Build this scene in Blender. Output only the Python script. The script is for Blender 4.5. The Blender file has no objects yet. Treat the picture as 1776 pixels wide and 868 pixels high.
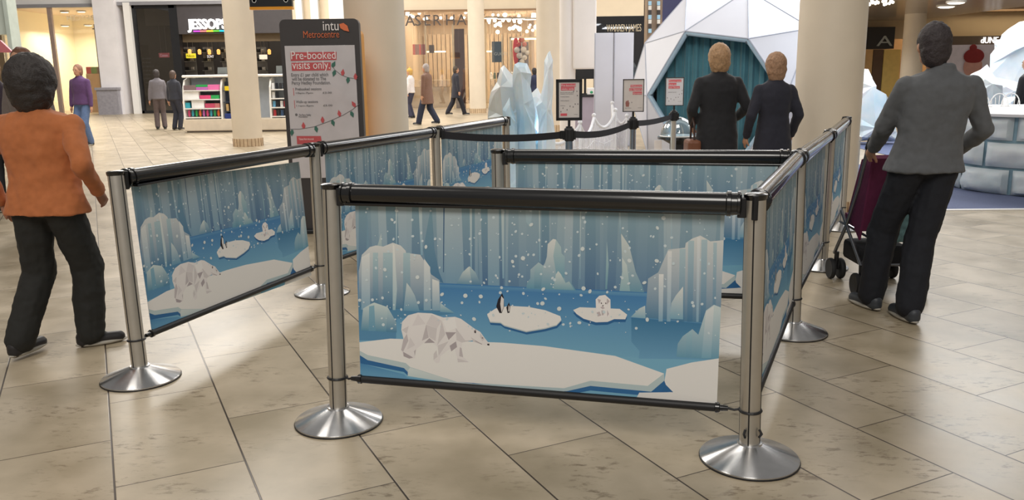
import bpy, bmesh, math, random
from mathutils import Vector, Matrix, noise
R = math.radians
rnd = random.Random(7)
# ------------------------------------------------------------------ camera, world, lights, exposure
scene = bpy.context.scene
CAMH = 1.48; FPX = 1447.6; PITCH = 0.2095; ROLL = -0.01414
_c, _s = math.cos(ROLL), math.sin(ROLL)
_r0 = Vector((1, 0, 0)); _u0 = Vector((0, math.sin(PITCH), math.cos(PITCH))); FWD = Vector((0, math.cos(PITCH), -math.sin(PITCH)))
RIGHT = _c * _r0 + _s * _u0; UP = -_s * _r0 + _c * _u0
cam_d = bpy.data.cameras.new('camera'); cam = bpy.data.objects.new('camera', cam_d)
scene.collection.objects.link(cam); scene.camera = cam
cam_d.sensor_width = 36; cam_d.lens = FPX * 36 / 1776; cam_d.clip_start = 0.05; cam_d.clip_end = 200
M = Matrix((RIGHT, UP, -FWD)).transposed().to_4x4(); M.translation = (0, 0, CAMH); cam.matrix_world = M

world = bpy.data.worlds.new('world'); scene.world = world; world.use_nodes = True
bg = world.node_tree.nodes['Background']; bg.inputs[0].default_value = (1.0, 0.965, 0.92, 1); bg.inputs[1].default_value = 0.26
scene.view_settings.view_transform = 'Standard'; scene.view_settings.look = 'None'
scene.view_settings.gamma = 1; scene.view_settings.exposure = 0.0; scene.view_settings.use_curve_mapping = False

def area(name, loc, size, power, col=(1, .95, .88), rot=(0, 0, 0), sy=None):
    l = bpy.data.lights.new(name, 'AREA'); l.energy = power; l.color = col; l.size = size
    if sy: l.shape = 'RECTANGLE'; l.size_y = sy
    o = bpy.data.objects.new(name, l); o.location = loc; o.rotation_euler = rot; scene.collection.objects.link(o); return o
def point(name, loc, power, col=(1, .93, .82), r=.15):
    l = bpy.data.lights.new(name, 'POINT'); l.energy = power; l.color = col; l.shadow_soft_size = r
    o = bpy.data.objects.new(name, l); o.location = loc; scene.collection.objects.link(o); return o
# hall lights high over the mall, plus one added front fill
area('hall_or_fill_light', (.5, 8.0, 7.0), 3.0, 120)
area('hall_or_fill_light', (-7, 17, 8.5), 5.0, 900)
area('hall_or_fill_light', (7.5, 17, 8.5), 5.0, 480, (1, .97, .95))
area('hall_or_fill_light', (-9, 28, 8.5), 7.0, 1900)
area('hall_or_fill_light', (6, 27, 8.5), 7.0, 1300)

area('hall_or_fill_light', (-3.5, 3.0, 6.5), 1.6, 50, (1, .93, .84))

area('hall_or_fill_light', (-1.2, -6.0, 9.6), 4.5, 720, (1, .95, .88), (R(54), 0, 0))  # unseen fill added behind the camera to brighten the front banner
# ------------------------------------------------------------------ pixel helpers (1776x868 frame)
CAM = Vector((0, 0, CAMH))
def ray(px, py): return RIGHT * ((px - 888) / FPX) + UP * (-(py - 434) / FPX) + FWD
def G(px, py, z=0.0):
    r = ray(px, py); return CAM + r * ((z - CAMH) / r.z)
def P(px, py, Y):
    r = ray(px, py); return CAM + r * (Y / r.y)

# ------------------------------------------------------------------ materials
def lin(c):
    return tuple(((v / 255) / 12.92 if v / 255 <= .04045 else ((v / 255 + .055) / 1.055) ** 2.4) for v in c[:3])
MC = {}
def mat(name, rgb, rough=.5, metal=0.0, var=.06, scale=6.0, bump=0.0, bscale=40, emit=0.0, alpha=None, spec=.5, coat=0, sheen=0, trans=0, aniso=0, col2=None, sss=0):
    if name in MC: return MC[name]
    m = bpy.data.materials.new(name); m.use_nodes = True; nt = m.node_tree; N = nt.nodes; L = nt.links
    b = N['Principled BSDF']; c = lin(rgb)
    tc = N.new('ShaderNodeTexCoord'); nz = N.new('ShaderNodeTexNoise'); nz.inputs['Scale'].default_value = scale; nz.inputs['Detail'].default_value = 4
    L.new(tc.outputs['Object'], nz.inputs['Vector'])
    rp = N.new('ShaderNodeValToRGB'); L.new(nz.outputs['Fac'], rp.inputs['Fac'])
    rp.color_ramp.elements[0].position = .3; rp.color_ramp.elements[1].position = .7
    c2 = lin(col2) if col2 else tuple(min(1, v * (1 + var)) for v in c)
    rp.color_ramp.elements[0].color = (*[v * (1 - var) for v in c], 1); rp.color_ramp.elements[1].color = (*c2, 1)
    L.new(rp.outputs['Color'], b.inputs['Base Color'])
    b.inputs['Roughness'].default_value = rough; b.inputs['Metallic'].default_value = metal
    b.inputs['Specular IOR Level'].default_value = spec; b.inputs['Coat Weight'].default_value = coat
    b.inputs['Sheen Weight'].default_value = sheen; b.inputs['Transmission Weight'].default_value = trans
    if sss: b.inputs['Subsurface Weight'].default_value = sss; b.inputs['Subsurface Scale'].default_value = .05
    if aniso:
        b.inputs['Anisotropic'].default_value = aniso
        tg = N.new('ShaderNodeTangent'); tg.direction_type = 'RADIAL'; tg.axis = 'Z'; L.new(tg.outputs[0], b.inputs['Tangent']); b.inputs['Anisotropic Rotation'].default_value = .25
    if emit:
        b.inputs['Emission Color'].default_value = (*c, 1); b.inputs['Emission Strength'].default_value = emit
    if alpha is not None: b.inputs['Alpha'].default_value = alpha
    if bump:
        n2 = N.new('ShaderNodeTexNoise'); n2.inputs['Scale'].default_value = bscale; n2.inputs['Detail'].default_value = 5
        L.new(tc.outputs['Object'], n2.inputs['Vector'])
        bp = N.new('ShaderNodeBump'); bp.inputs['Strength'].default_value = bump; bp.inputs['Distance'].default_value = .01
        L.new(n2.outputs['Fac'], bp.inputs['Height']); L.new(bp.outputs[0], b.inputs['Normal'])
    MC[name] = m; return m
def glass_mat(name, rgb=(255, 255, 255), a=.12, rough=.02):
    """thin pane: mostly clear with a reflective surface"""
    if name in MC: return MC[name]
    m = bpy.data.materials.new(name); m.use_nodes = True; nt = m.node_tree; N = nt.nodes; L = nt.links
    out = N['Material Output']; N.remove(N['Principled BSDF'])
    tr = N.new('ShaderNodeBsdfTransparent'); tr.inputs[0].default_value = (*lin(rgb), 1)
    gl = N.new('ShaderNodeBsdfGlossy'); gl.inputs['Roughness'].default_value = rough
    fr = N.new('ShaderNodeFresnel'); fr.inputs[0].default_value = 1.45
    ad = N.new('ShaderNodeMath'); ad.operation = 'ADD'; ad.inputs[1].default_value = a; ad.use_clamp = True
    L.new(fr.outputs[0], ad.inputs[0]); mx = N.new('ShaderNodeMixShader')
    L.new(ad.outputs[0], mx.inputs[0]); L.new(tr.outputs[0], mx.inputs[1]); L.new(gl.outputs[0], mx.inputs[2]); L.new(mx.outputs[0], out.inputs[0])
    MC[name] = m; return m

def floor_mat():
    m = bpy.data.materials.new('limestone_tiles'); m.use_nodes = True; nt = m.node_tree; N = nt.nodes; L = nt.links; b = N['Principled BSDF']
    def mth(op, a, bb=None, c=None):
        n = N.new('ShaderNodeMath'); n.operation = op
        for i, v in enumerate((a, bb, c)):
            if v is None: continue
            if isinstance(v, (int, float)): n.inputs[i].default_value = v
            else: L.new(v, n.inputs[i])
        return n.outputs[0]
    g = N.new('ShaderNodeNewGeometry'); sp = N.new('ShaderNodeSeparateXYZ'); L.new(g.outputs['Position'], sp.inputs[0])
    A = .4593; ca, sa = math.cos(A), math.sin(A); X, Y = sp.outputs[0], sp.outputs[1]
    u = mth('ADD', mth('MULTIPLY', X, ca), mth('MULTIPLY', Y, sa)); v = mth('SUBTRACT', mth('MULTIPLY', Y, ca), mth('MULTIPLY', X, sa))
    u2 = mth('ADD', u, mth('MULTIPLY', mth('GREATER_THAN', u, 3.03), .1655))
    uc = mth('DIVIDE', mth('ADD', u2, .069), .4665); row = mth('FLOOR', uc); fu = mth('SUBTRACT', uc, row)
    odd = mth('FLOORED_MODULO', row, 2.0)
    vc = mth('DIVIDE', mth('SUBTRACT', mth('SUBTRACT', v, 3.198), mth('MULTIPLY', odd, -.447)), .91); col = mth('FLOOR', vc); fv = mth('SUBTRACT', vc, col)
    du = mth('MULTIPLY', mth('MINIMUM', fu, mth('SUBTRACT', 1.0, fu)), .4665); dv = mth('MULTIPLY', mth('MINIMUM', fv, mth('SUBTRACT', 1.0, fv)), .91)
    d3 = mth('ABSOLUTE', mth('SUBTRACT', u, 3.03))
    d = mth('MINIMUM', mth('MINIMUM', mth('MULTIPLY', du, .8), mth('MULTIPLY', dv, 1.25)), d3)
    grout = N.new('ShaderNodeMapRange'); grout.inputs[1].default_value = .0022; grout.inputs[2].default_value = .0036; grout.inputs[3].default_value = 1; grout.inputs[4].default_value = 0; L.new(d, grout.inputs[0])
    cb = N.new('ShaderNodeCombineXYZ'); L.new(row, cb.inputs[0]); L.new(col, cb.inputs[1])
    wn = N.new('ShaderNodeTexWhiteNoise'); wn.noise_dimensions = '2D'; L.new(cb.outputs[0], wn.inputs['Vector'])
    # offset of the stone figure per tile
    vm = N.new('ShaderNodeVectorMath'); vm.operation = 'MULTIPLY_ADD'; L.new(wn.outputs['Color'], vm.inputs[0]); vm.inputs[1].default_value = (30, 30, 30); L.new(g.outputs['Position'], vm.inputs[2])
    n1 = N.new('ShaderNodeTexNoise'); n1.inputs['Scale'].default_value = 3.2; n1.inputs['Detail'].default_value = 5; L.new(vm.outputs[0], n1.inputs['Vector'])
    rp = N.new('ShaderNodeValToRGB'); L.new(n1.outputs['Fac'], rp.inputs[0]); e = rp.color_ramp.elements
    e[0].position = .3; e[0].color = (*lin((160, 146, 121)), 1); e[1].position = .68; e[1].color = (*lin((194, 179, 155)), 1)
    # small dark pits and veins
    mp = N.new('ShaderNodeMapping'); mp.inputs['Rotation'].default_value = (0, 0, .5); mp.inputs['Scale'].default_value = (14, 34, 14); L.new(vm.outputs[0], mp.inputs[0])
    n2 = N.new('ShaderNodeTexNoise'); n2.inputs['Scale'].default_value = 1.0; n2.inputs['Detail'].default_value = 6; n2.inputs['Roughness'].default_value = .7; L.new(mp.outputs[0], n2.inputs['Vector'])
    n3 = N.new('ShaderNodeTexNoise'); n3.inputs['Scale'].default_value = 3.4; n3.inputs['Detail'].default_value = 3; L.new(vm.outputs[0], n3.inputs['Vector'])
    msk = N.new('ShaderNodeMapRange'); msk.inputs[1].default_value = .53; msk.inputs[2].default_value = .64; L.new(n2.outputs['Fac'], msk.inputs[0])
    msk2 = N.new('ShaderNodeMapRange'); msk2.inputs[1].default_value = .45; msk2.inputs[2].default_value = .62; L.new(n3.outputs['Fac'], msk2.inputs[0])
    pit = mth('MULTIPLY', mth('MULTIPLY', msk.outputs[0], msk2.outputs[0]), .75)
    mx = N.new('ShaderNodeMix'); mx.data_type = 'RGBA'; L.new(pit, mx.inputs[0]); L.new(rp.outputs[0], mx.inputs[6]); mx.inputs[7].default_value = (*lin((104, 86, 62)), 1)
    # tile to tile brightness
    br = mth('ADD', mth('MULTIPLY', wn.outputs['Value'], .14), .93)
    mul = N.new('ShaderNodeMix'); mul.data_type = 'RGBA'; mul.blend_type = 'MULTIPLY'; mul.inputs[0].default_value = 1; L.new(mx.outputs[2], mul.inputs[6])
    cc = N.new('ShaderNodeCombineColor'); [L.new(br, cc.inputs[i]) for i in range(3)]; L.new(cc.outputs[0], mul.inputs[7])
    mg = N.new('ShaderNodeMix'); mg.data_type = 'RGBA'; L.new(grout.outputs[0], mg.inputs[0]); L.new(mul.outputs[2], mg.inputs[6]); mg.inputs[7].default_value = (*lin((58, 44, 32)), 1)
    L.new(mg.outputs[2], b.inputs['Base Color'])
    rr = N.new('ShaderNodeMapRange'); rr.inputs[3].default_value = .24; rr.inputs[4].default_value = .4; L.new(n1.outputs['Fac'], rr.inputs[0]); L.new(rr.outputs[0], b.inputs['Roughness'])
    b.inputs['Specular IOR Level'].default_value = .5
    bp = N.new('ShaderNodeBump'); bp.inputs['Strength'].default_value = .25; bp.inputs['Distance'].default_value = .003
    L.new(mth('SUBTRACT', 1.0, grout.outputs[0]), bp.inputs['Height']); L.new(bp.outputs[0], b.inputs['Normal'])
    return m
def attr_mat(name, rough=.6, sheen=0):
    m = bpy.data.materials.new(name); m.use_nodes = True; nt = m.node_tree; b = nt.nodes['Principled BSDF']
    a = nt.nodes.new('ShaderNodeAttribute'); a.attribute_name = 'Col'; tc = nt.nodes.new('ShaderNodeTexCoord')
    w = nt.nodes.new('ShaderNodeTexNoise'); w.inputs['Scale'].default_value = 500; nt.links.new(tc.outputs['Object'], w.inputs['Vector'])
    bp = nt.nodes.new('ShaderNodeBump'); bp.inputs['Strength'].default_value = .15; bp.inputs['Distance'].default_value = .001
    nt.links.new(w.outputs['Fac'], bp.inputs['Height']); nt.links.new(bp.outputs[0], b.inputs['Normal'])
    nt.links.new(a.outputs['Color'], b.inputs['Base Color']); b.inputs['Roughness'].default_value = rough; b.inputs['Specular IOR Level'].default_value = .3
    return m
STEEL = mat('satin_aluminium', (200, 195, 186), .42, .85, .03, 20, bump=.03, bscale=300)
BASEM = mat('brushed_steel', (205, 205, 206), .26, 1.0, .04, 30, aniso=.92)
BLACK = mat('black_gloss_plastic', (13, 13, 15), .24, 0, .1, 20, spec=.5, coat=.5)
BLACKM = mat('black_matt_plastic', (24, 24, 27), .5, 0, .1, 20)
CREAM = mat('cream_column_plaster', (226, 213, 193), .5, 0, .03, 3)
WHITE = mat('white_paint', (238, 236, 233), .5, 0, .02, 3)
CHAR = mat('charcoal_panel', (62, 58, 58), .45, 0, .05, 5)
ART = attr_mat('printed_banner_fabric', .65)
PRINT = attr_mat('printed_paper', .5)

# ------------------------------------------------------------------ object helpers
def tag(o, label=None, cat=None, group=None, kind=None):
    if label: o['label'] = label
    if cat: o['category'] = cat
    if group: o['group'] = group
    if kind: o['kind'] = kind
    return o
def thing(name, label, cat, loc=(0, 0, 0), rz=0, group=None):
    o = bpy.data.objects.new(name, None); scene.collection.objects.link(o); o.location = loc; o.rotation_euler = (0, 0, rz)
    o.empty_display_size = .1
    return tag(o, label, cat, group)
def copy_tree(o, parent=None):
    c = o.copy(); scene.collection.objects.link(c); c.parent = parent
    for ch in [x for x in bpy.data.objects if x.parent == o]: copy_tree(ch, c)
    return c
class MB:
    def __init__(s): s.b = bmesh.new(); s.mats = []; s.cur = 0
    def m(s, mt):
        if mt not in s.mats: s.mats.append(mt)
        s.cur = s.mats.index(mt); return s
    def _f(s, vs):
        try: f = s.b.faces.new(vs); f.material_index = s.cur; return f
        except ValueError: return None
    def box(s, c, d, rz=0, rot=None, bev=0):
        Mx = (rot.to_4x4() if rot else Matrix.Rotation(rz, 4, 'Z')); hx, hy, hz = d[0] / 2, d[1] / 2, d[2] / 2
        vs = [s.b.verts.new(Vector(c) + (Mx @ Vector((x * hx, y * hy, z * hz)))) for x, y, z in ((-1, -1, -1), (1, -1, -1), (1, 1, -1), (-1, 1, -1), (-1, -1, 1), (1, -1, 1), (1, 1, 1), (-1, 1, 1))]
        fs = [s._f([vs[i] for i in q]) for q in ((3, 2, 1, 0), (4, 5, 6, 7), (0, 1, 5, 4), (1, 2, 6, 5), (2, 3, 7, 6), (3, 0, 4, 7))]
        if bev:
            es = list({e for f in fs for e in f.edges}); ci = s.cur
            r = bmesh.ops.bevel(s.b, geom=es, offset=bev, segments=2, affect='EDGES', profile=.5)
            for f in r['faces']: f.material_index = ci
        return s
    def tube(s, pts, r, n=12, cap=True):
        pts = [Vector(p) for p in pts]; rs = r if isinstance(r, (list, tuple)) else [r] * len(pts); rings = []
        t0 = (pts[1] - pts[0]).normalized(); a = Vector((0, 0, 1)) if abs(t0.z) < .9 else Vector((1, 0, 0)); nrm = t0.cross(a).normalized()
        for i, p in enumerate(pts):
            t = ((pts[min(i + 1, len(pts) - 1)] - pts[max(i - 1, 0)])).normalized()
            nrm = (nrm - t * nrm.dot(t)).normalized(); bn = t.cross(nrm)
            rings.append([s.b.verts.new(p + (nrm * math.cos(2 * math.pi * k / n) + bn * math.sin(2 * math.pi * k / n)) * rs[i]) for k in range(n)])
        for i in range(len(rings) - 1):
            for k in range(n): s._f([rings[i][k], rings[i][(k + 1) % n], rings[i + 1][(k + 1) % n], rings[i + 1][k]])
        if cap: s._f(rings[0][::-1]); s._f(rings[-1])
        return s
    def lathe(s, prof, c=(0, 0, 0), n=32, axis=None):
        c = Vector(c); Q = Vector((0, 0, 1)).rotation_difference(Vector(axis)).to_matrix() if axis else Matrix.Identity(3); rings = []
        for r, z in prof:
            if r < 1e-6: rings.append([s.b.verts.new(c + Q @ Vector((0, 0, z)))])
            else: rings.append([s.b.verts.new(c + Q @ Vector((r * math.cos(2 * math.pi * k / n), r * math.sin(2 * math.pi * k / n), z))) for k in range(n)])
        for a, b in zip(rings, rings[1:]):
            for k in range(n):
                k2 = (k + 1) % n
                if len(a) == 1 and len(b) == 1: continue
                if len(a) == 1: s._f([a[0], b[k2], b[k]])
                elif len(b) == 1: s._f([a[k], a[k2], b[0]])
                else: s._f([a[k], a[k2], b[k2], b[k]])
        if len(rings[0]) > 1: s._f(rings[0][::-1])
        if len(rings[-1]) > 1: s._f(rings[-1])
        return s
    def ell(s, c, r, rot=None, nu=16, nv=10):
        if isinstance(r, (int, float)): r = (r, r, r)
        Mx = rot or Matrix.Identity(3); c = Vector(c); rings = []
        for j in range(nv + 1):
            th = math.pi * j / nv
            if j in (0, nv): rings.append([s.b.verts.new(c + Mx @ Vector((0, 0, r[2] * math.cos(th))))])
            else: rings.append([s.b.verts.new(c + Mx @ Vector((r[0] * math.sin(th) * math.cos(2 * math.pi * k / nu), r[1] * math.sin(th) * math.sin(2 * math.pi * k / nu), r[2] * math.cos(th)))) for k in range(nu)])
        for a, b in zip(rings, rings[1:]):
            for k in range(nu):
                k2 = (k + 1) % nu
                if len(a) == 1: s._f([a[0], b[k], b[k2]])
                elif len(b) == 1: s._f([a[k2], a[k], b[0]])
                else: s._f([a[k2], a[k], b[k], b[k2]])
        return s
    def cap(s, a, b, ra, rb=None, n=12):
        rb = ra if rb is None else rb; a = Vector(a); b = Vector(b)
        if (b - a).length > 1e-4: s.tube([a, b], [ra, rb], n)
        s.ell(a, ra, nu=n, nv=8); s.ell(b, rb, nu=n, nv=8); return s
    def loft(s, rings, n=28, e=2.3):
        prev = None
        for c, rx, ry in rings:
            r_ = [s.b.verts.new(Vector(c) + Vector((rx * math.copysign(abs(math.cos(t)) ** (2 / e), math.cos(t)), ry * math.copysign(abs(math.sin(t)) ** (2 / e), math.sin(t)), 0))) for t in [2 * math.pi * k / n for k in range(n)]]
            if prev: [s._f([prev[k], prev[(k + 1) % n], r_[(k + 1) % n], r_[k]]) for k in range(n)]
            else: s._f(r_[::-1])
            prev = r_
        s._f(prev); return s
    def prism(s, poly, d):
        d = Vector(d); a = [s.b.verts.new(Vector(p)) for p in poly]; b = [s.b.verts.new(Vector(p) + d) for p in poly]
        s._f(a[::-1]); s._f(b)
        for i in range(len(a)): j = (i + 1) % len(a); s._f([a[i], a[j], b[j], b[i]])
        return s
    def quad(s, *v): s._f([s.b.verts.new(Vector(p)) for p in v]); return s
    def build(s, name, mt=None, parent=None, smooth=False, world=False, kind=None):
        if mt and not s.mats: s.mats = [mt]
        me = bpy.data.meshes.new(name)
        if world and parent:
            off = Matrix.Translation(parent.location) @ Matrix.Rotation(parent.rotation_euler.z, 4, 'Z'); s.b.transform(off.inverted())
        bmesh.ops.recalc_face_normals(s.b, faces=s.b.faces)
        s.b.to_mesh(me); s.b.free()
        for q in s.mats: me.materials.append(q)
        if smooth:
            me.polygons.foreach_set('use_smooth', [True] * len(me.polygons))
            me.set_sharp_from_angle(angle=R(40))
        o = bpy.data.objects.new(name, me); scene.collection.objects.link(o)
        if parent: o.parent = parent
        if kind: o['kind'] = kind
        return o
def bake(o):
    dg = bpy.context.evaluated_depsgraph_get(); dg.update()
    me = bpy.data.meshes.new_from_object(o.evaluated_get(dg)); old = o.data; o.modifiers.clear(); o.data = me
    bpy.data.meshes.remove(old); return o
def voxel(mb, name, mt, parent, vs=.01, smooth=2, wr=0, wsc=.08):
    """fuse overlapping volumes to one continuous skin"""
    mb.mats = [mt]; o = mb.build(name, None, parent)
    m = o.modifiers.new('r', 'REMESH'); m.mode = 'VOXEL'; m.voxel_size = vs; m.use_smooth_shade = True
    if smooth: sm = o.modifiers.new('s', 'SMOOTH'); sm.iterations = smooth; sm.factor = .6
    if wr:
        tx = bpy.data.textures.new('folds', 'CLOUDS'); tx.noise_scale = wsc; tx.noise_depth = 2
        dm = o.modifiers.new('d', 'DISPLACE'); dm.texture = tx; dm.strength = wr; dm.mid_level = .5
    bake(o)
    if not o.data.materials: o.data.materials.append(mt)
    o.data.polygons.foreach_set('use_smooth', [True] * len(o.data.polygons))
    return o
def wrect(mb, x0, y0, x1, y1, Y, th=.1, ref=None, **k):
    """box whose front stands at depth Y and covers those pixels"""
    ym = (y0 + y1) / 2 if ref is None else ref; xm = (x0 + x1) / 2
    a = P(x0, ym, Y).x; b = P(x1, ym, Y).x; t = P(xm, y0, Y).z; bo = max(0, P(xm, y1, Y).z)
    mb.box(((a + b) / 2, Y + th / 2, (t + bo) / 2), (abs(b - a), th, abs(t - bo)), **k); return mb
def text(s, size, mt, parent=None, name='lettering', loc=(0, 0, 0), rot=(R(90), 0, 0), ext=.002, align='LEFT', width=None, mirror=False, off=0):
    cu = bpy.data.curves.new('t', 'FONT'); cu.body = s; cu.size = size; cu.extrude = ext; cu.align_x = align; cu.offset = off; cu.resolution_u = 3
    o = bpy.data.objects.new('t', cu); scene.collection.objects.link(o); dg = bpy.context.evaluated_depsgraph_get(); dg.update()
    me = bpy.data.meshes.new_from_object(o.evaluated_get(dg)); bpy.data.objects.remove(o); bpy.data.curves.remove(cu)
    xs = [v.co.x for v in me.vertices]
    if width and xs:
        w = max(xs) - min(xs); x0 = min(xs)
        for v in me.vertices: v.co.x = (v.co.x - x0) * width / w if align == 'LEFT' else v.co.x * width / w
    if mirror:
        for v in me.vertices: v.co.x = -v.co.x
    Mx = Matrix.Translation(loc) @ Matrix.Rotation(rot[2], 4, 'Z') @ Matrix.Rotation(rot[0], 4, 'X'); me.transform(Mx)
    me.materials.clear(); me.materials.append(mt); me.name = name
    q = bpy.data.objects.new(name, me); scene.collection.objects.link(q)
    if parent: q.parent = parent
    return q

# ------------------------------------------------------------------ the setting
YB = 36.0
f = MB().quad((-30, -3, 0), (32, -3, 0), (32, 46, 0), (-30, 46, 0)).build('floor', floor_mat()); f['kind'] = 'structure'
def struct(mb, name, mt=None, smooth=False): return mb.build(name, mt, None, smooth, kind='structure')
WARM = mat('warm_cream_wall', (232, 216, 190), .6, 0, .03, 2)
TAN = mat('tan_panelling', (190, 168, 138), .55, 0, .06, 4)
GREYM = mat('grey_metal_beam', (150, 150, 156), .4, .2, .04, 5)
JDARK = mat('dark_shop_lining', (58, 54, 54), .6, 0, .06, 4)
X_ = lambda px, py=100, Y=YB: P(px, py, Y).x
Z_ = lambda px, py, Y=YB: P(px, py, Y).z
# back wall above the shops, in segments round the openings
mb = MB(); wrect(mb, -60, -250, 205, 9, YB, .4, ref=60); wrect(mb, 203, -250, 520, 3, YB, .4, ref=60); struct(mb, 'wall_back', WHITE)
mb = MB(); wrect(mb, 505, -250, 700, 193, YB, .4, ref=60); wrect(mb, 700, -250, 935, 17, YB, .4, ref=60); wrect(mb, 930, -250, 1034, 193, YB, .4, ref=60); struct(mb, 'wall_back', WARM)
mb = MB(); wrect(mb, 1030, -250, 1118, 28, YB, .4, ref=60); struct(mb, 'wall_back', WARM)
mb = MB(); wrect(mb, 1116, -250, 1380, 188, YB, .4, ref=60); struct(mb, 'wall_back', mat('navy_panel', (44, 48, 92), .5))
# side walls, far outside the view, close the hall
struct(MB().box((-30, 21, 3.6), (.4, 50, 7.2)), 'wall_left', WARM); struct(MB().box((32, 21, 3.6), (.4, 50, 7.2)), 'wall_right', WARM)
struct(MB().box((1, 46, 3.6), (62, .4, 7.2)), 'wall_far', TAN)
# shop room shells (side cheeks, ceilings, backs)
def room(x0, x1, ztop, depth, wall, ceil, name='wall_shop', y=YB):
    for c_, d_ in ((((x0 + x1) / 2, y + depth, ztop / 2), (x1 - x0, .1, ztop)), ((x0 - .05, y + depth / 2 + .2, ztop / 2), (.1, depth, ztop)), ((x1 + .05, y + depth / 2 + .2, ztop / 2), (.1, depth, ztop))): m1 = MB(); m1.box(c_, d_); struct(m1, name, wall)
    m1 = None; struct(MB().box(((x0 + x1) / 2, y + depth / 2 + .25, ztop + .05), (x1 - x0, depth - .4, .1)), 'ceiling', ceil)
PEACH = mat('peach_ceiling', (236, 214, 192), .6, 0, .03, 2)
room(X_(8), X_(178), Z_(100, 12), 6, mat('pale_yellow_shop_wall', (250, 240, 214), .6, 0, .02, 2), PEACH)
room(X_(216), X_(500), Z_(350, 5), 6, JDARK, mat('dark_shop_ceiling', (84, 74, 60), .6))
room(X_(697), X_(934), Z_(800, 17), 7, TAN, PEACH)
room(X_(1029), X_(1119), Z_(1070, 28), 5, mat('plum_shop_wall', (92, 74, 72), .6), PEACH)
def warm_lights(x0, x1, y0, y1, z, n, power, col=(1, .9, .74)):
    for i in range(n): area('shop_light', (x0 + (x1 - x0) * (i + .5) / n, (y0 + y1) / 2, z), 1.2, power, col, sy=abs(y1 - y0))
warm_lights(X_(20), X_(170), 38, 41, 3.6, 3, 80, (1, .93, .76))
warm_lights(X_(230), X_(490), 38, 41, 4.2, 2, 60)
warm_lights(X_(705), X_(925), 37.5, 42, 4.0, 3, 130, (1, .88, .7))
warm_lights(X_(1035), X_(1115), 37, 40, 3.4, 1, 60)
# trims of the shop fronts
mb = MB(); wrect(mb, 8, 7, 178, 13, YB - .25, .25, ref=60); struct(mb, 'trim_1', GREYM)
mb = MB(); wrect(mb, 208, 1, 505, 7, YB - .25, .25, ref=60); struct(mb, 'trim_2', GREYM)
mb = MB(); wrect(mb, 700, 16, 935, 19, YB - .15, .15, ref=60); struct(mb, 'trim_3', mat('bronze_trim', (150, 120, 90), .4, .3))
# marble pilaster between the two left shops
mb = MB(); wrect(mb, 170, -260, 207, 202, YB - .5, .9, ref=100); struct(mb, 'trim_4', mat('white_marble', (236, 233, 236), .35, 0, .05, 2))
mb = MB(); a = X_(191, 180, YB - .6); mb.box((a, YB - .3, .52), (.86, .96, 1.04)); mb.box((a, YB - .3, 1.06), (.95, 1.06, .1)); struct(mb, 'trim_5', mat('grey_granite', (152, 150, 158), .35, 0, .12, 9))
mb = MB(); wrect(mb, 222, 4, 233, 202, YB - .3, .5, ref=100); struct(mb, 'trim_6', WHITE)
# bright cream pilasters behind the totem
for i, (a, b) in enumerate(((512, 524), (538, 552), (570, 600))):
    mb = MB(); wrect(mb, a, -60, b, 190, YB - .5, .3, ref=20, bev=.02); struct(mb, 'trim_%d' % (7 + i), WHITE)

# ------------------------------------------------------------------ left shop: glazed front
GL = glass_mat('shop_glass')
mb = MB(); wrect(mb, 8, 13, 178, 200, YB - .1, .02, ref=100); struct(mb, 'window_1', GL)
mb = MB(); wrect(mb, 86, 13, 93, 200, YB - .2, .12, ref=60); struct(mb, 'trim_10', mat('bronze_mullion', (170, 150, 140), .4, .3))
mb = MB(); wrect(mb, 164, 42, 165.5, 200, YB + .4, .05, ref=60); wrect(mb, 160, 49, 175, 51, YB + .4, .05); mb.build('hanging_rail', mat('dark_brown_metal', (80, 60, 50), .5))
tag(bpy.data.objects['hanging_rail'], 'thin dark rail hanging inside the bright left shop window', 'rail')
LE = mat('cream_letters', (250, 236, 205), .5)
t = text('BEITCEH', .3, LE, None, 'shop_lettering', P(164, 35, YB - .105), mirror=True, width=None); tag(t, 'faint cream reversed lettering on the left shop window', 'lettering')
EM = mat('lamp_glow', (255, 244, 222), .4, emit=4)
RIM = mat('lamp_rim', (200, 196, 190), .4)
def hang(o, xs, ztop, y=0, z=0):
    for x_ in xs: MB().tube([(x_, y, z), (x_, y, ztop - (o.location.z if o.type == 'EMPTY' or o.location.length > .1 else 0))], .006, 4).build('hanger', STEEL, o)
ZJ = Z_(350, 5); ZF = Z_(800, 17)
def spot(px, py, Y, r=.16, lab='small round ceiling spotlight inside the bright left shop', grp='spotlights in the left shop', h=.05):
    p = P(px, py, Y); o = thing('ceiling_spotlight', lab, 'light', p, 0, grp)
    MB().lathe([(r * 1.2, -h * .4), (r * 1.2, h), (r, h)], n=16).build('housing', RIM, o, True); MB().lathe([(0, -h * .5), (r, -h * .45), (r, h * .4), (0, h * .4)], n=16).build('lens', EM, o); return o
for px, py, Y in ((112, 21, 38), (141, 20, 38), (113, 45, 40.5), (153, 44, 40.5), (71, 45, 40.5), (30, 43, 40.5), (37, 43, 40.5)): spot(px, py, Y)
# garments on a low rail & counter inside the left shop
mb = MB(); wrect(mb, 150, 128, 178, 240, 38, .6, ref=140); c = mb.build('display_table', mat('pale_timber', (196, 160, 120), .5)); tag(c, 'pale timber display counter inside left shop by the marble pilaster', 'counter')
for i, (px, py, cc) in enumerate(((158, 120, (190, 60, 60)), (166, 118, (110, 150, 70)), (173, 121, (120, 90, 70)))):
    p = P(px, 128, 38.2); o = MB(); o.box((0, 0, .15), (.3, .25, .3), bev=.02); q = o.build('folded_clothes', mat('cloth%d' % i, cc, .8)); q.location = p
    tag(q, ('red', 'green', 'brown')[i] + ' stack of goods on the counter inside the left shop', 'goods')
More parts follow.
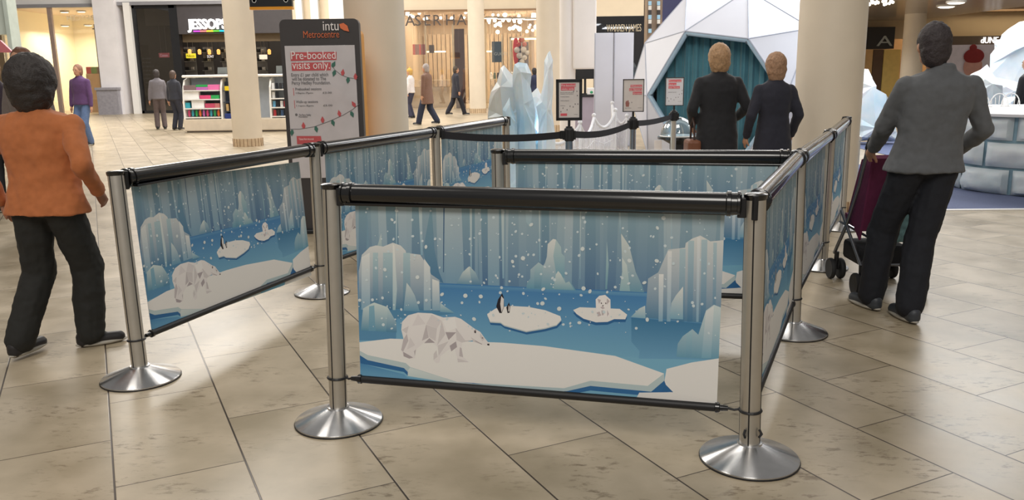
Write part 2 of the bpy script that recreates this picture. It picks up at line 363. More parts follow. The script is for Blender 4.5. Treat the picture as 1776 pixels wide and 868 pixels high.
# far left edge: grey-green glazed bay
mb = MB(); wrect(mb, -60, -260, 18, 60, 20, .3, ref=60); s = struct(mb, 'trim_11', mat('pale_green_grey_panel', (188, 200, 194), .35, 0, .1, 1))
mb = MB(); wrect(mb, 17, -260, 24, 230, 19.9, .38, ref=100); struct(mb, 'trim_12', mat('mint_grey_post', (178, 190, 184), .4))
mb = MB(); mb.prism([P(-40, 62, 18), P(0, 70, 18), P(22, 91, 18), P(-40, 91, 18)], (0, .06, 0)); sg = mb.build('shop_sign', mat('rose_and_cream_sign', (190, 110, 120), .5)); tag(sg, 'rose pink gabled sign at the far left edge behind the shoppers', 'sign')

# ------------------------------------------------------------------ camera shop
FR = mat('black_shopfront_metal', (34, 35, 38), .35, .1)
mb = MB(); wrect(mb, 232, 7, 310, 14, YB - .1, .3, ref=100); wrect(mb, 232, 7, 241, 200, YB - .1, .3, ref=100); wrect(mb, 300, 7, 314, 200, YB - .1, .3, ref=100); wrect(mb, 232, 192, 310, 200, YB - .1, .3, ref=100)
struct(mb, 'window_2', FR)
mb = MB(); wrect(mb, 241, 14, 300, 192, YB, .02, ref=100); struct(mb, 'window_3', glass_mat('smoked_glass', (190, 190, 195)))
mb = MB(); wrect(mb, 310, 6, 508, 58, YB - .1, .3, ref=60); struct(mb, 'trim_13', mat('charcoal_fascia', (70, 66, 68), .5))
mb = MB(); wrect(mb, 316, 58, 508, 72, YB + .3, .2, ref=60); struct(mb, 'trim_14', mat('bronze_bulkhead', (112, 96, 74), .5))
mb = MB(); wrect(mb, 252, 9, 300, 44, YB + 1.2, .1, ref=40); tag(mb.build('bulkhead_panel', mat('beige_bulkhead', (206, 198, 178), .6)), 'beige panel hanging high inside the smoked glass shop window', 'panel')
mb = MB(); wrect(mb, 236, 78, 260, 160, YB + 1.0, .1, ref=110); q = mb.build('menu_board', mat('dark_brown_board', (54, 46, 44), .6)); tag(q, 'dark brown board of white writing standing inside the smoked window', 'board')
WT = mat('white_lettering', (250, 250, 250), .4, emit=1.0)
for k in range(7): text('mm nnm mnn'[:6 + k % 4], .13, mat('pale_writing', (200, 200, 200), .5), q, 'writing', P(243, 103 + k * 7, YB + .98))
# lit name sign
sg = thing('shop_name_sign', 'lit white rounded letters with a rainbow underline on charcoal fascia', 'sign', P(325, 52, YB - .11))
o = text('JESSOPS', .56, WT, sg, 'letters', (0.05, -.06, .03), width=P(393, 45, YB - .2).x - P(325, 45, YB - .2).x, ext=.06, off=.014)
cols = [(190, 70, 200), (240, 120, 120), (250, 220, 60), (90, 190, 60), (30, 190, 230), (40, 110, 220)]
m2 = MB(); L0 = 1.7
for i, c_ in enumerate(cols): m2.m(mat('rainbow_%d' % i, c_, .4, emit=1.0)); m2.box((.28 + L0 * (i + .5) / 6 * .95, -.05, -.06), (L0 / 6, .08, .05))
m2.build('underline', None, sg)
# product signs inside
for px, py, w, tx, bgc, tc, lb in ((323, 97, 16, 'Nikon', (240, 225, 60), (40, 40, 40), 'small yellow lit maker sign inside the camera shop'),
                               (358, 98, 15, 'SONY', (30, 28, 28), (245, 245, 245), 'small dark lit maker sign with white capitals inside camera shop'),
                               (276, 96, 17, 'Canon', (225, 110, 110), (250, 235, 235), 'small pink red maker sign behind the smoked shop window'),
                               (450, 99, 13, 'FUJI', (245, 235, 215), (200, 190, 170), 'small cream lit maker sign right of the tall cream column')):
    p = P(px, py, YB + 2.2); s_ = thing('display_sign', lb, 'sign', p); w_ = w / FPX * (YB + 2.2)
    MB().box((w_ / 2, 0, 0), (w_, .08, .2), bev=.01).build('panel', mat('sign_' + tx, bgc, .5, emit=.8 if sum(bgc) > 200 else 0), s_)
    hang(s_, (.1, w_ - .1), ZJ)
    text(tx, .17, mat('signtx_' + tx, tc, .5, emit=.9 if sum(tc) > 500 else 0), s_, 'lettering', (w_ * .12, -.05, -.06), width=w_ * .76)
for i, px in enumerate((329, 346, 363, 379, 395, 467)):
    p = P(px, 90, YB + 2); o = thing('pendant_light', 'small amber pendant lamp glowing over the camera shelves', 'light', p, 0, 'amber lamps in the camera shop')
    MB().lathe([(0, -.12), (.07, -.1), (.08, .06), (.03, .12), (0, .12)], n=10).build('lamp_shade', mat('amber_glow', (240, 170, 90), .5, emit=1.6), o, True); MB().tube([(0, 0, .1), (0, 0, ZJ - p.z)], .008, 6).build('cord', BLACKM, o)
# tall back shelves with cameras
for px0, px1, nm in ((317, 336, 'left'), (350, 366, 'middle'), (382, 396, 'right'), (444, 460, 'far right')):
    sh = thing('display_shelf', 'dark wall shelf of cameras in the camera shop, the ' + nm + ' one', 'shelf', P(px0, 105, YB + 3))
    w_ = (px1 - px0) / FPX * (YB + 3); dz = 1.6
    m = MB(); m.box((w_ / 2, .27, (.6 - sh.location.z) / 2), (w_, .05, .6 + sh.location.z)); [m.box((w_ / 2, .12, .35 - k * .4), (w_, .3, .03)) for k in range(4)]; m.build('shelf_frame', mat('greige_shelf', (130, 128, 126), .5), sh)
    for k in range(8):
        bx = MB(); bx.box((0, 0, .07), (.15, .1, .14), bev=.01); bx.lathe([(.045, 0), (.04, .08), (0, .08)], (0, -.05, .07), 10, (0, -1, 0)); b_ = bx.build('camera_body', (BLACKM, STEEL)[k % 2]); b_.location = sh.location + Vector((.12 + (k % 2) * (w_ - .24), .1, .37 - (k // 2) * .4 - .001))
        tag(b_, 'small camera displayed on the ' + nm + ' dark shelf in the camera shop', 'camera', 'cameras on the ' + nm + ' shelf')
fe = thing('fire_extinguisher', 'red fire extinguisher standing by the smoked shop window', 'extinguisher', (X_(246, 180, YB + .8), YB + .8, .0))
MB().lathe([(.0, 0.35), (.1, .35), (.1, .85), (.04, .93), (0, .95)], n=16).build('cylinder', mat('red_gloss', (200, 40, 44), .3), fe, True); MB().box((0, 0, .98), (.14, .03, .04)).tube([(0, 0, .96), (.12, 0, .9), (.12, 0, .6)], .012, 6).build('valve', BLACKM, fe); MB().lathe([(.15, 0), (.15, .02), (.03, .03), (.03, .36)], n=12).build('stand', STEEL, fe)

# ------------------------------------------------------------------ jewellers (centre back)
mb = MB(); wrect(mb, 700, 19, 933, 192, YB - .05, .02, ref=100); struct(mb, 'window_4', GL)
nm = thing('shop_name_sign', 'large bronze serif capitals over the jewellers glass front', 'sign', P(700, 45, YB - .1))
dkm = mat('bronze_letters', (92, 84, 80), .35, .5)
w0 = lambda a: P(a, 45, YB - .1).x - nm.location.x
for ch, px in (('F', 668), ('R', 684), ('A', 703), ('S', 719), ('E', 735), ('R', 750), ('H', 772), ('A', 792), ('R', 809), ('T', 826)):
    text(ch, .62, dkm, nm, 'letter', (w0(px), 0, .0), ext=.04, width=None)
mb = MB()
for i in range(24): mb.box((X_(712) + .22 * i, YB + 6.8, 1.7), (.19, .06, 3.4), bev=.01)
q = mb.build('panelled_screen', TAN); tag(q, 'beige upright slatted wall panel at the back of the jewellers', 'panel')
mb = MB(); wrect(mb, 789, 50, 806, 240, YB + .8, .08, ref=100); q = mb.build('door_leaf', mat('oxblood_door', (84, 58, 56), .4)); tag(q, 'dark oxblood door panel left of the slim cream column', 'door')
GLOW = mat('lit_strip', (255, 240, 190), .4, emit=3.0)
for a, b, c_, d, l in ((738, 773, 88.5, 91, 'left'), (843, 853, 88, 90.5, 'middle'), (885, 933, 66, 69, 'right')):
    mb = MB(); wrect(mb, a, c_, b, d, YB + 1.5, .05); q = mb.build('light_strip', GLOW); hang(q, (X_(a + 2, c_, YB + 1.5), X_(b - 2, c_, YB + 1.5)), ZF, YB + 1.52, Z_(a, c_, YB + 1.5)); tag(q, 'thin warm light strip inside the jewellers, ' + l + ' one', 'light')
for a, b, c_, d, col, l in ((716, 738, 77, 95, (150, 90, 90), 'small red and grey display panel high in the jewellers'), (744, 753, 78, 92, (104, 94, 90), 'small grey square panel in the jewellers window'),
                        (853, 872, 72, 108, (40, 74, 100), 'deep teal blue poster inside the jewellers'), (893, 917, 73, 118, (52, 56, 104), 'navy poster with a red dressed figure inside the jewellers')):
    mb = MB(); wrect(mb, a, c_, b, d, YB + .7, .06); q = mb.build('poster', mat('poster_%d' % a, col, .5)); hang(q, (X_(a + 2, c_, YB + .7), X_(b - 2, c_, YB + .7)), ZF, YB + .73, Z_(a, c_ + 1, YB + .7)); tag(q, l, 'poster')
    if a == 893:
        m = MB(); p = P(895, 100, YB + .68); m.ell((0, 0, .28), (.13, .03, .6)); m.build('red_figure', mat('poster_red', (226, 60, 80), .5), q).location = p
    if a == 853: text('GUCCI'[:5], .18, mat('pale_lt', (200, 215, 220), .5), q, 'lettering', P(857, 96, YB + .66))
mb = MB(); wrect(mb, 716, 77, 720, 95, YB + .68, .02); wrect(mb, 727, 77, 730, 95, YB + .68, .02); tag(mb.build('red_ribbon', mat('red_ribbon', (220, 60, 70), .5)), 'two red stripes on the small display panel in the jewellers', 'ribbon')
# window frame in jewellers
mb = MB(); 
for a, b, c_, d in ((884, 887, 64, 190), (884, 933, 64, 66), (842, 844, 40, 190), (738, 740, 40, 190), (785, 788, 42, 190), (870, 872, 60, 190)): wrect(mb, a, c_, b, d, YB + .3, .06, ref=100)
tag(mb.build('glazing_frame', mat('champagne_frame', (232, 216, 184), .35, .3)), 'thin champagne coloured frames inside the jewellers glass front', 'frame')
# hanging bauble drop
bd = thing('bauble_drop', 'hanging cluster of red and white baubles in the jewellers window', 'decoration', P(905, 100, YB + .49))
m = MB(); m.tube([(0, 0, 1.8), (0, 0, -.9)], .012, 6); m.build('cord', WHITE, bd)
for k, (dx, dz, r) in enumerate(((0, .75, .13), (-.12, .55, .1), (.12, .55, .1), (-.2, .32, .13), (.08, .33, .13), (.24, .2, .1), (-.1, .08, .13), (.12, 0, .11), (0, -.18, .12), (-.05, -.38, .1))):
    MB().ell((dx, 0, dz), r, nu=10, nv=8).build('bauble', mat('bauble_red', (205, 60, 60), .2) if k in (0, 1, 2) else mat('bauble_white', (235, 232, 228), .2), bd, True)
# spherical bulbs of the chandelier ceiling
for i in range(46):
    px = rnd.choice([rnd.uniform(700, 810), rnd.uniform(846, 930), rnd.uniform(846, 930)]); py = rnd.uniform(24, 56) if px > 840 else rnd.uniform(20, 36)
    o = MB().ell((0, 0, 0), rnd.uniform(.05, .11), nu=8, nv=6).build('glass_bulb', EM); o.location = P(px, py, rnd.uniform(YB + .6, YB + 4)); MB().tube([(0, 0, .04), (0, 0, Z_(800, 17) + .02 - o.location.z)], .003, 4).build('cord', BLACKM, o); tag(o, 'small round glowing bulb hanging from the jewellers ceiling', 'light', 'glowing bulbs in the jewellers')
for px, py in ((852, 31), (875, 32), (902, 32), (920, 33)):
    o = thing('ceiling_spotlight', 'wide bright recessed lamp over the jewellers front', 'light', P(px, py, YB + .8), 0, 'wide lamps over the jewellers'); MB().lathe([(0, -.03), (.3, -.03), (.3, .03), (0, .03)], n=20).build('lens', EM, o); MB().lathe([(.3, -.02), (.34, -.02), (.34, .04), (.3, .04)], n=20).build('housing', RIM, o)
# counters with goods
for a, b, l in ((707, 780, 'left'), (845, 933, 'right')):
    ct = thing('display_counter', 'low pale glass topped counter in the jewellers, ' + l + ' side', 'counter', (X_(a, 150, YB + 2) + .15, YB + 2, 0)); w_ = X_(b, 150, YB + 2) - ct.location.x - (.5 if a > 800 else 0)
    MB().box((w_ / 2, .3, .45), (w_, .6, .9), bev=.02).build('body', mat('pale_counter', (206, 190, 168), .5), ct); MB().box((w_ / 2, .3, 1.05), (w_, .6, .28)).build('glass_case', GL, ct); MB().box((w_ / 2, .3, 1.2), (w_, .64, .03)).build('top', mat('champagne_frame', (232, 216, 184)), ct)
for i in range(11):
    px = 852 + i * 6; o = MB().box((0, 0, .1), (.12, .12, .2), bev=.02).ell((0, 0, .24), .05).build('jewellery_stand', mat('jstand%d' % (i % 3), ((240, 235, 225), (60, 90, 70), (60, 50, 50))[i % 3], .5)); o.location = (X_(px, 140, YB + 2.3), YB + 2.3, 1.216); tag(o, 'small display stand on the right jewellers counter', 'stand', 'display stands on the right counter')
# plum shop letters
nm = thing('shop_name_sign', 'dark bronze serif capitals over the dim shop behind white screens', 'sign', P(1052, 55, YB - .06))
text('WARREN JAMES', .42, mat('aged_brass_letters', (196, 182, 156), .4, .2), nm, 'letters', (0, 0, 0), width=P(1112, 55, YB - .06).x - P(1052, 55, YB - .06).x, ext=.03)
mb = MB(); wrect(mb, 1030, 28, 1118, 190, YB - .02, .02, ref=60); struct(mb, 'window_5', glass_mat('dusky_glass', (150, 150, 160)))
mb = MB(); wrect(mb, 1122, -60, 1148, 190, 24, .5, ref=60); struct(mb, 'trim_15', mat('brown_pier', (146, 126, 108), .5))
for px in (1125, 1140):
    m = MB()
    for k in range(7): m.m((mat('strip_blue', (150, 190, 215), .3, emit=.3), WHITE, CHAR)[k % 3]); wrect(m, px, 2 + k * 8, px + 5, 9 + k * 8, 23.9, .06)
    tag(m.build('decor_strip'), 'narrow upright strip of blue and white blocks on the brown pier', 'decoration', 'blue and white strips on the brown pier')
# ------------------------------------------------------------------ right background (café side)
YR = 30
mb = MB(); wrect(mb, 1484, 10, 1560, 21, YR, .6, ref=20); wrect(mb, 1560, 10, 1850, 20, YR, .6, ref=20); struct(mb, 'trim_16', mat('walnut_band', (120, 92, 62), .4))
mb = MB(); wrect(mb, 1380, -200, 1900, 12, YR + .1, .5, ref=20); struct(mb, 'trim_17', mat('bronze_grey_soffit', (156, 144, 134), .2, .3))
mb = MB(); wrect(mb, 1380, 18, 1900, 66, YR + .4, .4, ref=40); struct(mb, 'wall_right_back', mat('honey_wall', (214, 184, 140), .5, 0, .05, 1))
mb = MB(); wrect(mb, 1380, 62, 1900, 176, YR + 3, .3, ref=120); struct(mb, 'wall_cafe', mat('cafe_back', (180, 140, 96), .6, 0, .2, 1))
mb = MB(); wrect(mb, 1478, 47, 1552, 85, YR - .3, .69, ref=60); q = mb.build('shop_fascia', mat('near_black_fascia', (44, 40, 38), .5)); tag(q, 'near black shop fascia between the near column and the grey jacket man', 'sign')
text('A', .5, mat('dim_white', (170, 175, 172), .5), q, 'emblem', P(1520, 80, YR - .33), width=.55, ext=.01)
mb = MB(); wrect(mb, 1600, 62, 1850, 77, YR, .3, ref=70); q = mb.build('shop_fascia', mat('umber_fascia', (98, 80, 62), .5)); tag(q, 'umber shop fascia with white letters above the pale hoarding', 'sign')
text('dUNE', .30, WT, q, 'letters', P(1701, 75, YR - .03), width=.6, ext=.02)
mb = MB(); wrect(mb, 1610, 77, 1850, 172, YR - .2, .15, ref=120); hb = mb.build('hoarding', mat('pale_pink_hoarding', (232, 222, 230), .5)); tag(hb, 'pale pink hoarding behind the ice peaks with a red hat picture', 'hoarding')
m = MB(); m.m(mat('red_knit', (150, 52, 52), .9)); pc = P(1689, 100, YR - .24); m.ell(pc + Vector((0, 0, .05)), (.36, .02, .26)); m.ell(pc + Vector((-.05, 0, .33)), (.13, .02, .12)); m.m(mat('poster_skin', (214, 160, 146), .8)); m.ell(pc + Vector((0, .01, -.3)), (.33, .02, .36)); m.build('picture', None, hb)
mb = MB()
for a, b, c_ in ((1484, 1489, (190, 120, 70)), (1489, 1497, (60, 66, 52)), (1498, 1512, (214, 176, 120)), (1513, 1530, (96, 74, 56)), (1531, 1560, (226, 200, 120))): mb.m(mat('cafe%d' % a, c_, .6)); wrect(mb, a, 86, b, 170, YR + 1, .2, ref=120)
tag(mb.build('cafe_counter_wall'), 'warm striped shop lining seen between column and jacket sleeve', 'panel')
for i, (px, py) in enumerate(((1641, 12), (1658, 5))):
    o = thing('ceiling_light', ('lower', 'upper')[i] + ' of the two oval bright ceiling lights above the grey jacket man', 'light', P(px, py, 22 - i)); m = MB(); m.ell((0, 0, 0), (.2, .16, .035)); m.build('lens', EM, o, True); MB().lathe([(.2, 0), (.23, .0), (.23, .05), (.2, .05)], n=20).build('housing', RIM, o)
mb = MB(); wrect(mb, 1484, -120, 1900, -2, 21, 9, ref=0); struct(mb, 'ceiling_right', mat('bronze_grey_soffit', (156, 144, 134)))
for i in range(22): o = MB().ell((0, 0, 0), .035, nu=8, nv=6).build('fairy_light', EM); o.location = P(rnd.uniform(1490, 1552), rnd.uniform(1, 8), 20.6); tag(o, 'tiny sparkling fairy light under the right soffit', 'light', 'fairy lights under the right soffit')
area('shop_light', (18, 32.2, 3.4), 5, 260, (1, .86, .62)); area('hall_or_fill_light', (10, 24, 6.5), 5, 450)

# ------------------------------------------------------------------ round columns
TILEB = mat('brown_tile_band', (206, 182, 150), .35, 0, .15, 12)
def column(px, py, rad, lab, Y=None):
    g = G(px, py)
    if Y: g = P(px, py, Y); g.z = 0
    o = thing('round_column', lab, 'column', (g.x, g.y, 0))
    MB().lathe([(rad, .17), (rad, 9)], n=48).build('shaft', CREAM, o, True)
    MB().lathe([(rad + .006, 0), (rad + .006, .17), (rad, .172)], n=40).build('tile_band', TILEB, o, True)
    m = MB(); n = 24
    for k in range(n): a = 2 * math.pi * k / n; m.box(((rad + .007) * math.cos(a), (rad + .007) * math.sin(a), .085), (.006, .008, .17), rz=a)
    m.build('tile_joint', mat('brown_joint', (130, 96, 66), .6), o); return o
column(431, 253, .31, 'cream round column in front of the phone case kiosk')
column(657, 200, .31, 'broad cream round column behind the charcoal totem', 8.95)
column(829, 196, .31, 'slim far cream column left of the ice spikes')
column(1423, 372, .32, 'large near cream column beside the right banner posts')
column(953, 200, .32, 'cream column directly behind the tallest ice spike', 21.5)
column(1578, 150, .31, 'far thin column above the grey jacket man', 26.5)

# hanging direction sign
d = thing('directory_sign', 'black hanging direction sign with an amber bottom edge', 'sign', P(471, 8, 13.5)); 
MB().box((0, 0, .14), (.66, .1, .36), bev=.01).build('panel', FR, d); MB().box((0, 0, -.055), (.66, .11, .04)).build('edge_strip', mat('amber_strip', (232, 158, 40), .4), d)
for x in (-.25, .24):
    m = MB(); m.lathe([(.026, 0), (.026, .004), (.034, .004), (.034, 0)], (x, -.055, .06), 20, (0, -1, 0)); m.build('ring_mark', mat('white_mark', (240, 240, 240), .5), d)
MB().tube([(-.25, 0, .3), (-.25, 0, 3)], .01, 6).tube([(.25, 0, .3), (.25, 0, 3)], .01, 6).build('hanger', STEEL, d)

# ------------------------------------------------------------------ phone case kiosk
YK = 23.0
kx0 = P(319, 205, YK).x; kx1 = P(530, 205, YK).x; W = kx1 - kx0
zt = 1.50
k = thing('retail_kiosk', 'white curved kiosk of brightly coloured phone accessories', 'kiosk', (kx0, YK, 0))
KW = mat('kiosk_white_gloss', (245, 243, 238), .3); KB = mat('kiosk_navy', (46, 56, 74), .5)
MB().box((W / 2, .5, .2), (W, 1.1, .32), bev=.02).build('plinth', mat('kiosk_ivory', (226, 212, 192), .4), k)
MB().box((W / 2, .5, .02), (W - .1, 1.0, .06)).build('toe_kick', mat('kick_grey', (120, 112, 104), .4), k)
MB().box((W / 2, .75, .9), (W - .2, .5, 1.1)).build('back_panel', mat('shelf_back_grey', (160, 168, 178), .5), k)
prof = [(-.05, .36), (-.02, .8), (.05, 1.2), (.18, 1.42), (.45, zt), (.95, zt)]
for x in (0.0, 1.02, 1.55, 2.35, W - .05): MB().prism([(x, p[0], p[1]) for p in [(-.0, .36), (.02, .8), (.09, 1.2), (.2, 1.4), (.45, 1.46), (.9, 1.46), (.9, .36)]], (.05, 0, 0)).build('side_panel', KW, k)
m = MB(); m.box((W / 2, .55, zt), (W, .95, .07), bev=.03); m.build('top', KW, k)
MB().box((1.31, .35, .86), (.44, .1, .98)).build('divider_bay', KB, k)
for i, z in enumerate((.4, .64, .88, 1.12)):
    MB().box((.53, .22, z), (.96, .5, .03)).build('shelf', KW, k); MB().box(((2.4 + W - .05) / 2, .22, z), (W - 2.45, .5, .03)).build('shelf', KW, k)
for z in (.55, .8, 1.1): MB().box((1.31, .22, z), (.42, .35, .02)).build('shelf', KB, k)
def goods(x, z, dx, dz, col, lab, grp, dy=.14, y=.1, name='boxed_accessory'):
    o = MB().box((0, 0, dz / 2), (dx, dy, dz), bev=.008).box((0, -dy / 2 - .001, dz * .55), (dx * .6, .002, dz * .3)).build(name, mat('goods_%d_%d_%d' % col, col, .4)); o.location = (kx0 + x, YK + y, z); tag(o, lab, 'box', grp); return o
PINK, GRN, MAG, WHT, TQ, ORG = (226, 80, 130), (50, 170, 90), (200, 110, 190), (248, 248, 248), (60, 170, 190), (240, 120, 60)
CN = {PINK: 'pink', GRN: 'green', MAG: 'mauve', WHT: 'white', TQ: 'turquoise', ORG: 'orange'}
for x, z, dx, dz, c_ in ((.22, 1.136, .34, .13, (130, 110, 110)), (.55, 1.136, .32, .08, MAG), (.55, 1.217, .32, .06, GRN), (.86, 1.136, .3, .14, (236, 120, 180)), (.24, .896, .42, .2, WHT), (.62, .896, .3, .1, PINK), (.88, .896, .22, .1, GRN),
                      (.12, .656, .12, .15, TQ), (.4, .656, .34, .2, WHT), (.73, .656, .28, .12, (200, 80, 110)), (.92, .656, .14, .12, (196, 120, 120))):
    goods(x, z, dx, dz, c_, (CN.get(c_, 'dusky')) + ' box in left kiosk bay, %s shelf' % {1.136: 'top', 1.217: 'top', .896: 'second', .656: 'third'}[z], 'boxes in the left kiosk bay')
for i in range(9):
    o = MB().ell((0, 0, .1), (.035, .03, .09), nu=10, nv=8).tube([(0, 0, .17), (.02, 0, .21), (0, 0, .23)], .01, 6).build('bottle_toy', mat('toy%d' % (i % 5), (PINK, TQ, GRN, ORG, MAG)[i % 5], .35)); o.location = (kx0 + .12 + i * .1, YK + .1, .408); tag(o, 'small coloured bottle on the lowest left kiosk shelf', 'bottle', 'coloured bottles on the lowest kiosk shelf')
for r_, z in enumerate((1.136, .896, .656, .416)):
    for i in range(9):
        if r_ == 1 and i > 1: continue
        cc = rnd.choice([(30, 34, 44), (60, 90, 130), (240, 240, 240), (110, 180, 220), (200, 60, 70), (50, 50, 54)])
        o = MB().box((0, 0, .08), (.075, .016, .16), rot=Matrix.Rotation(.5, 3, 'Z'), bev=.005).build('phone_case', mat('case_%d%d%d' % cc, cc, .3)); o.location = (kx0 + 2.46 + i * .1, YK + .1, z); tag(o, 'upright phone case in the right bay of the kiosk', 'phone case', 'phone cases in the right kiosk bay')
for i in range(3): goods(1.18 + i * .12, .56, .07, .2, (190, 160, 110), 'gold watch strap pack in the dark middle kiosk bay', 'gold packs in the dark kiosk bay', dy=.05)
goods(1.26, 1.11, .2, .12, (240, 210, 40), 'yellow pack in the dark middle kiosk bay', 'packs in the dark kiosk bay')
goods(1.31, .36, .4, .14, (40, 60, 130), 'blue crate at the foot of the dark kiosk bay', 'packs in the dark kiosk bay')
for x, w_, h_, lb, c_ in ((.95, .26, .2, 'slim grey laptop open on top of the kiosk, left of the column', (120, 124, 122)), (2.55, .22, .22, 'dark till screen on top of the kiosk, right of the column', (60, 58, 58))):
    o = thing('laptop', lb, 'laptop', (kx0 + x, YK + .5, zt + .036)); MB().box((0, 0, .01), (w_, .18, .02)).build('base', CHAR, o); MB().box((0, .1, h_ / 2), (w_, .015, h_), rot=Matrix.Rotation(-.2, 3, 'X'), bev=.004).build('screen', mat('scr_%d' % w_, c_, .3), o)

# ------------------------------------------------------------------ totem
YT = 7.9
a0 = P(484, 100, YT); b0 = P(622, 100, YT); tx0 = P(495, 200, YT).x; tx1 = P(630, 200, YT).x; TW = tx1 - tx0; TH = P(550, 33, YT).z
tm = thing('totem_sign', 'tall charcoal information totem with yellow side and festive poster', 'sign', ((tx0 + tx1) / 2, YT, 0))
def rrect(w, h, r, y, z0=0, n=6):
    pts = [(-w / 2, y, z0), (w / 2, y, z0)]
    for cx, a in ((w / 2 - r, 0), (-w / 2 + r, 90)):
        for k in range(n + 1): t = R(a + 90 * k / n); pts.append((cx + r * math.cos(t), y, h - r + r * math.sin(t)))
    return pts
MB().prism(rrect(TW, TH, .05, 0, .02), (0, .09, 0)).build('front_housing', CHAR, tm)
MB().prism(rrect(TW * .98, TH - .09, .05, .092, .02), (0, .2, 0)).build('back_housing', mat('amber_yellow_panel', (222, 150, 30), .45), tm)
MB().box((0, .15, .02), (TW + .1, .45, .04), bev=.01).build('base', FR, tm)
pz = TH - .236; PW = TW * .885; ph = 1.22
pp = MB().box((-.004, -.004, pz - ph / 2), (PW, .012, ph), bev=.002).build('poster', mat('grey_white_paper', (204, 198, 200), .35, coat=.6), tm)
tl = Vector((P(484, 33, YT).x, 0, 0))
def tp(px, py, y=-.012):
    """point of the totem face (world X,Z at its plane) in totem coordinates"""
    p = P(px, py, YT); return (p.x - tm.location.x, y, p.z)
RED = mat('muted_red_ink', (196, 84, 88), .5); GINK = mat('grey_ink', (110, 108, 110), .6); PWHT = mat('ink_white', (240, 232, 230), .5); COP = mat('copper_ink', (206, 104, 62), .5); GREENI = mat('pine_ink', (60, 110, 96), .6)
text('intu', .125, PWHT, tm, 'letters', tp(561, 53), width=tp(588, 53)[0] - tp(561, 53)[0]); text('Metrocentre', .09, COP, tm, 'letters', tp(527, 66), width=tp(589, 66)[0] - tp(527, 66)[0])
MB().prism([tp(589, 42), tp(596, 40), tp(603, 45), tp(606, 55), tp(597, 53), tp(591, 49)], (0, -.004, 0)).build('leaf_emblem', mat('orange_leaf', (226, 116, 70), .5), tm)
for q in (((504, 91), (584, 90), (584, 104), (505, 106)), ((506, 109), (574, 108), (574, 122), (507, 123))): MB().prism([tp(*v, y=-.011) for v in q], (0, -.002, 0)).build('red_strip', RED, pp)
text('Pre-booked', .105, PWHT, pp, 'letters', tp(506, 103, -.015), width=tp(583, 103)[0] - tp(506, 103)[0], ext=.001); text('visits only.', .105, PWHT, pp, 'letters', tp(508, 120, -.015), width=tp(573, 120)[0] - tp(508, 120)[0], ext=.001)
for s_, x, y, x2, sz in (('Entry £1 per child which', 506, 133, 570, .045), ('will be donated to The', 507, 140, 566, .045), ('Percy Hedley Foundation.', 507, 147, 574, .045), ('Prebooked sessions', 513, 157, 558, .036), ('10am-7pm        £3.00', 514, 163, 576, .022), ('Walk-up sessions', 514, 179, 552, .036), ('11am-5pm        £5.00', 515, 185, 577, .022), ('The Percy Hedley', 519, 201, 540, .024), ('Foundation', 519, 204, 534, .022)):
    text(s_, sz, GINK, pp, 'letters', tp(x, y, -.0135), width=tp(x2, y)[0] - tp(x, y)[0], ext=.0008)
MB().prism([tp(509, 153), tp(509.8, 153), tp(510.8, 166), tp(510, 166)], (0, -.002, 0)).prism([tp(510.5, 174), tp(511.3, 174), tp(512.5, 188), tp(511.7, 188)], (0, -.002, 0)).build('margin_rule', RED, pp)
MB().ell(tp(514.5, 199), (.012, .003, .012)).build('round_mark', GINK, pp)
def garland(pts, cc, on, bulbs):
    m = MB(); m.tube([tp(x, y, -.012) for x, y in pts], .0025, 6); m.build('garland_wire', GINK, on)
    for x, y, c_, a in bulbs:
        m = MB(); c0 = Vector(tp(x, y, -.013)); rt = Matrix.Rotation(R(a), 3, 'Y'); m.prism([c0 + rt @ Vector(v) for v in ((0, 0, .034), (.018, 0, .0), (.008, 0, -.026), (-.008, 0, -.026), (-.018, 0, 0))], (0, -.003, 0)); m.build('printed_bulb', RED if c_ else GREENI, on)
garland([(575, 113), (582, 122), (592, 130), (605, 135), (621, 137)], 0, pp, [(579, 112, 0, 30), (580, 127, 0, 200), (595, 126, 1, 10), (604, 139, 0, 190), (617, 133, 1, 0)])
garland([(501, 224), (520, 224), (545, 220), (570, 211), (595, 200), (612, 190), (624, 180)], 0, pp, [(507, 230, 0, 190), (527, 218, 1, 0), (549, 224, 0, 170), (560, 208, 1, 0), (578, 213, 0, 165), (589, 197, 1, -10), (611, 198, 0, 160), (614, 181, 1, -30)])
MB().prism([tp(515, 236), tp(557, 236), tp(559, 250), tp(516, 250)], (0, -.002, 0)).build('red_strip', RED, pp)
text('Tickets from intu.co.uk', .028, PWHT, pp, 'letters', tp(519, 243, -.014), width=tp(545, 243)[0] - tp(519, 243)[0], ext=.0008)

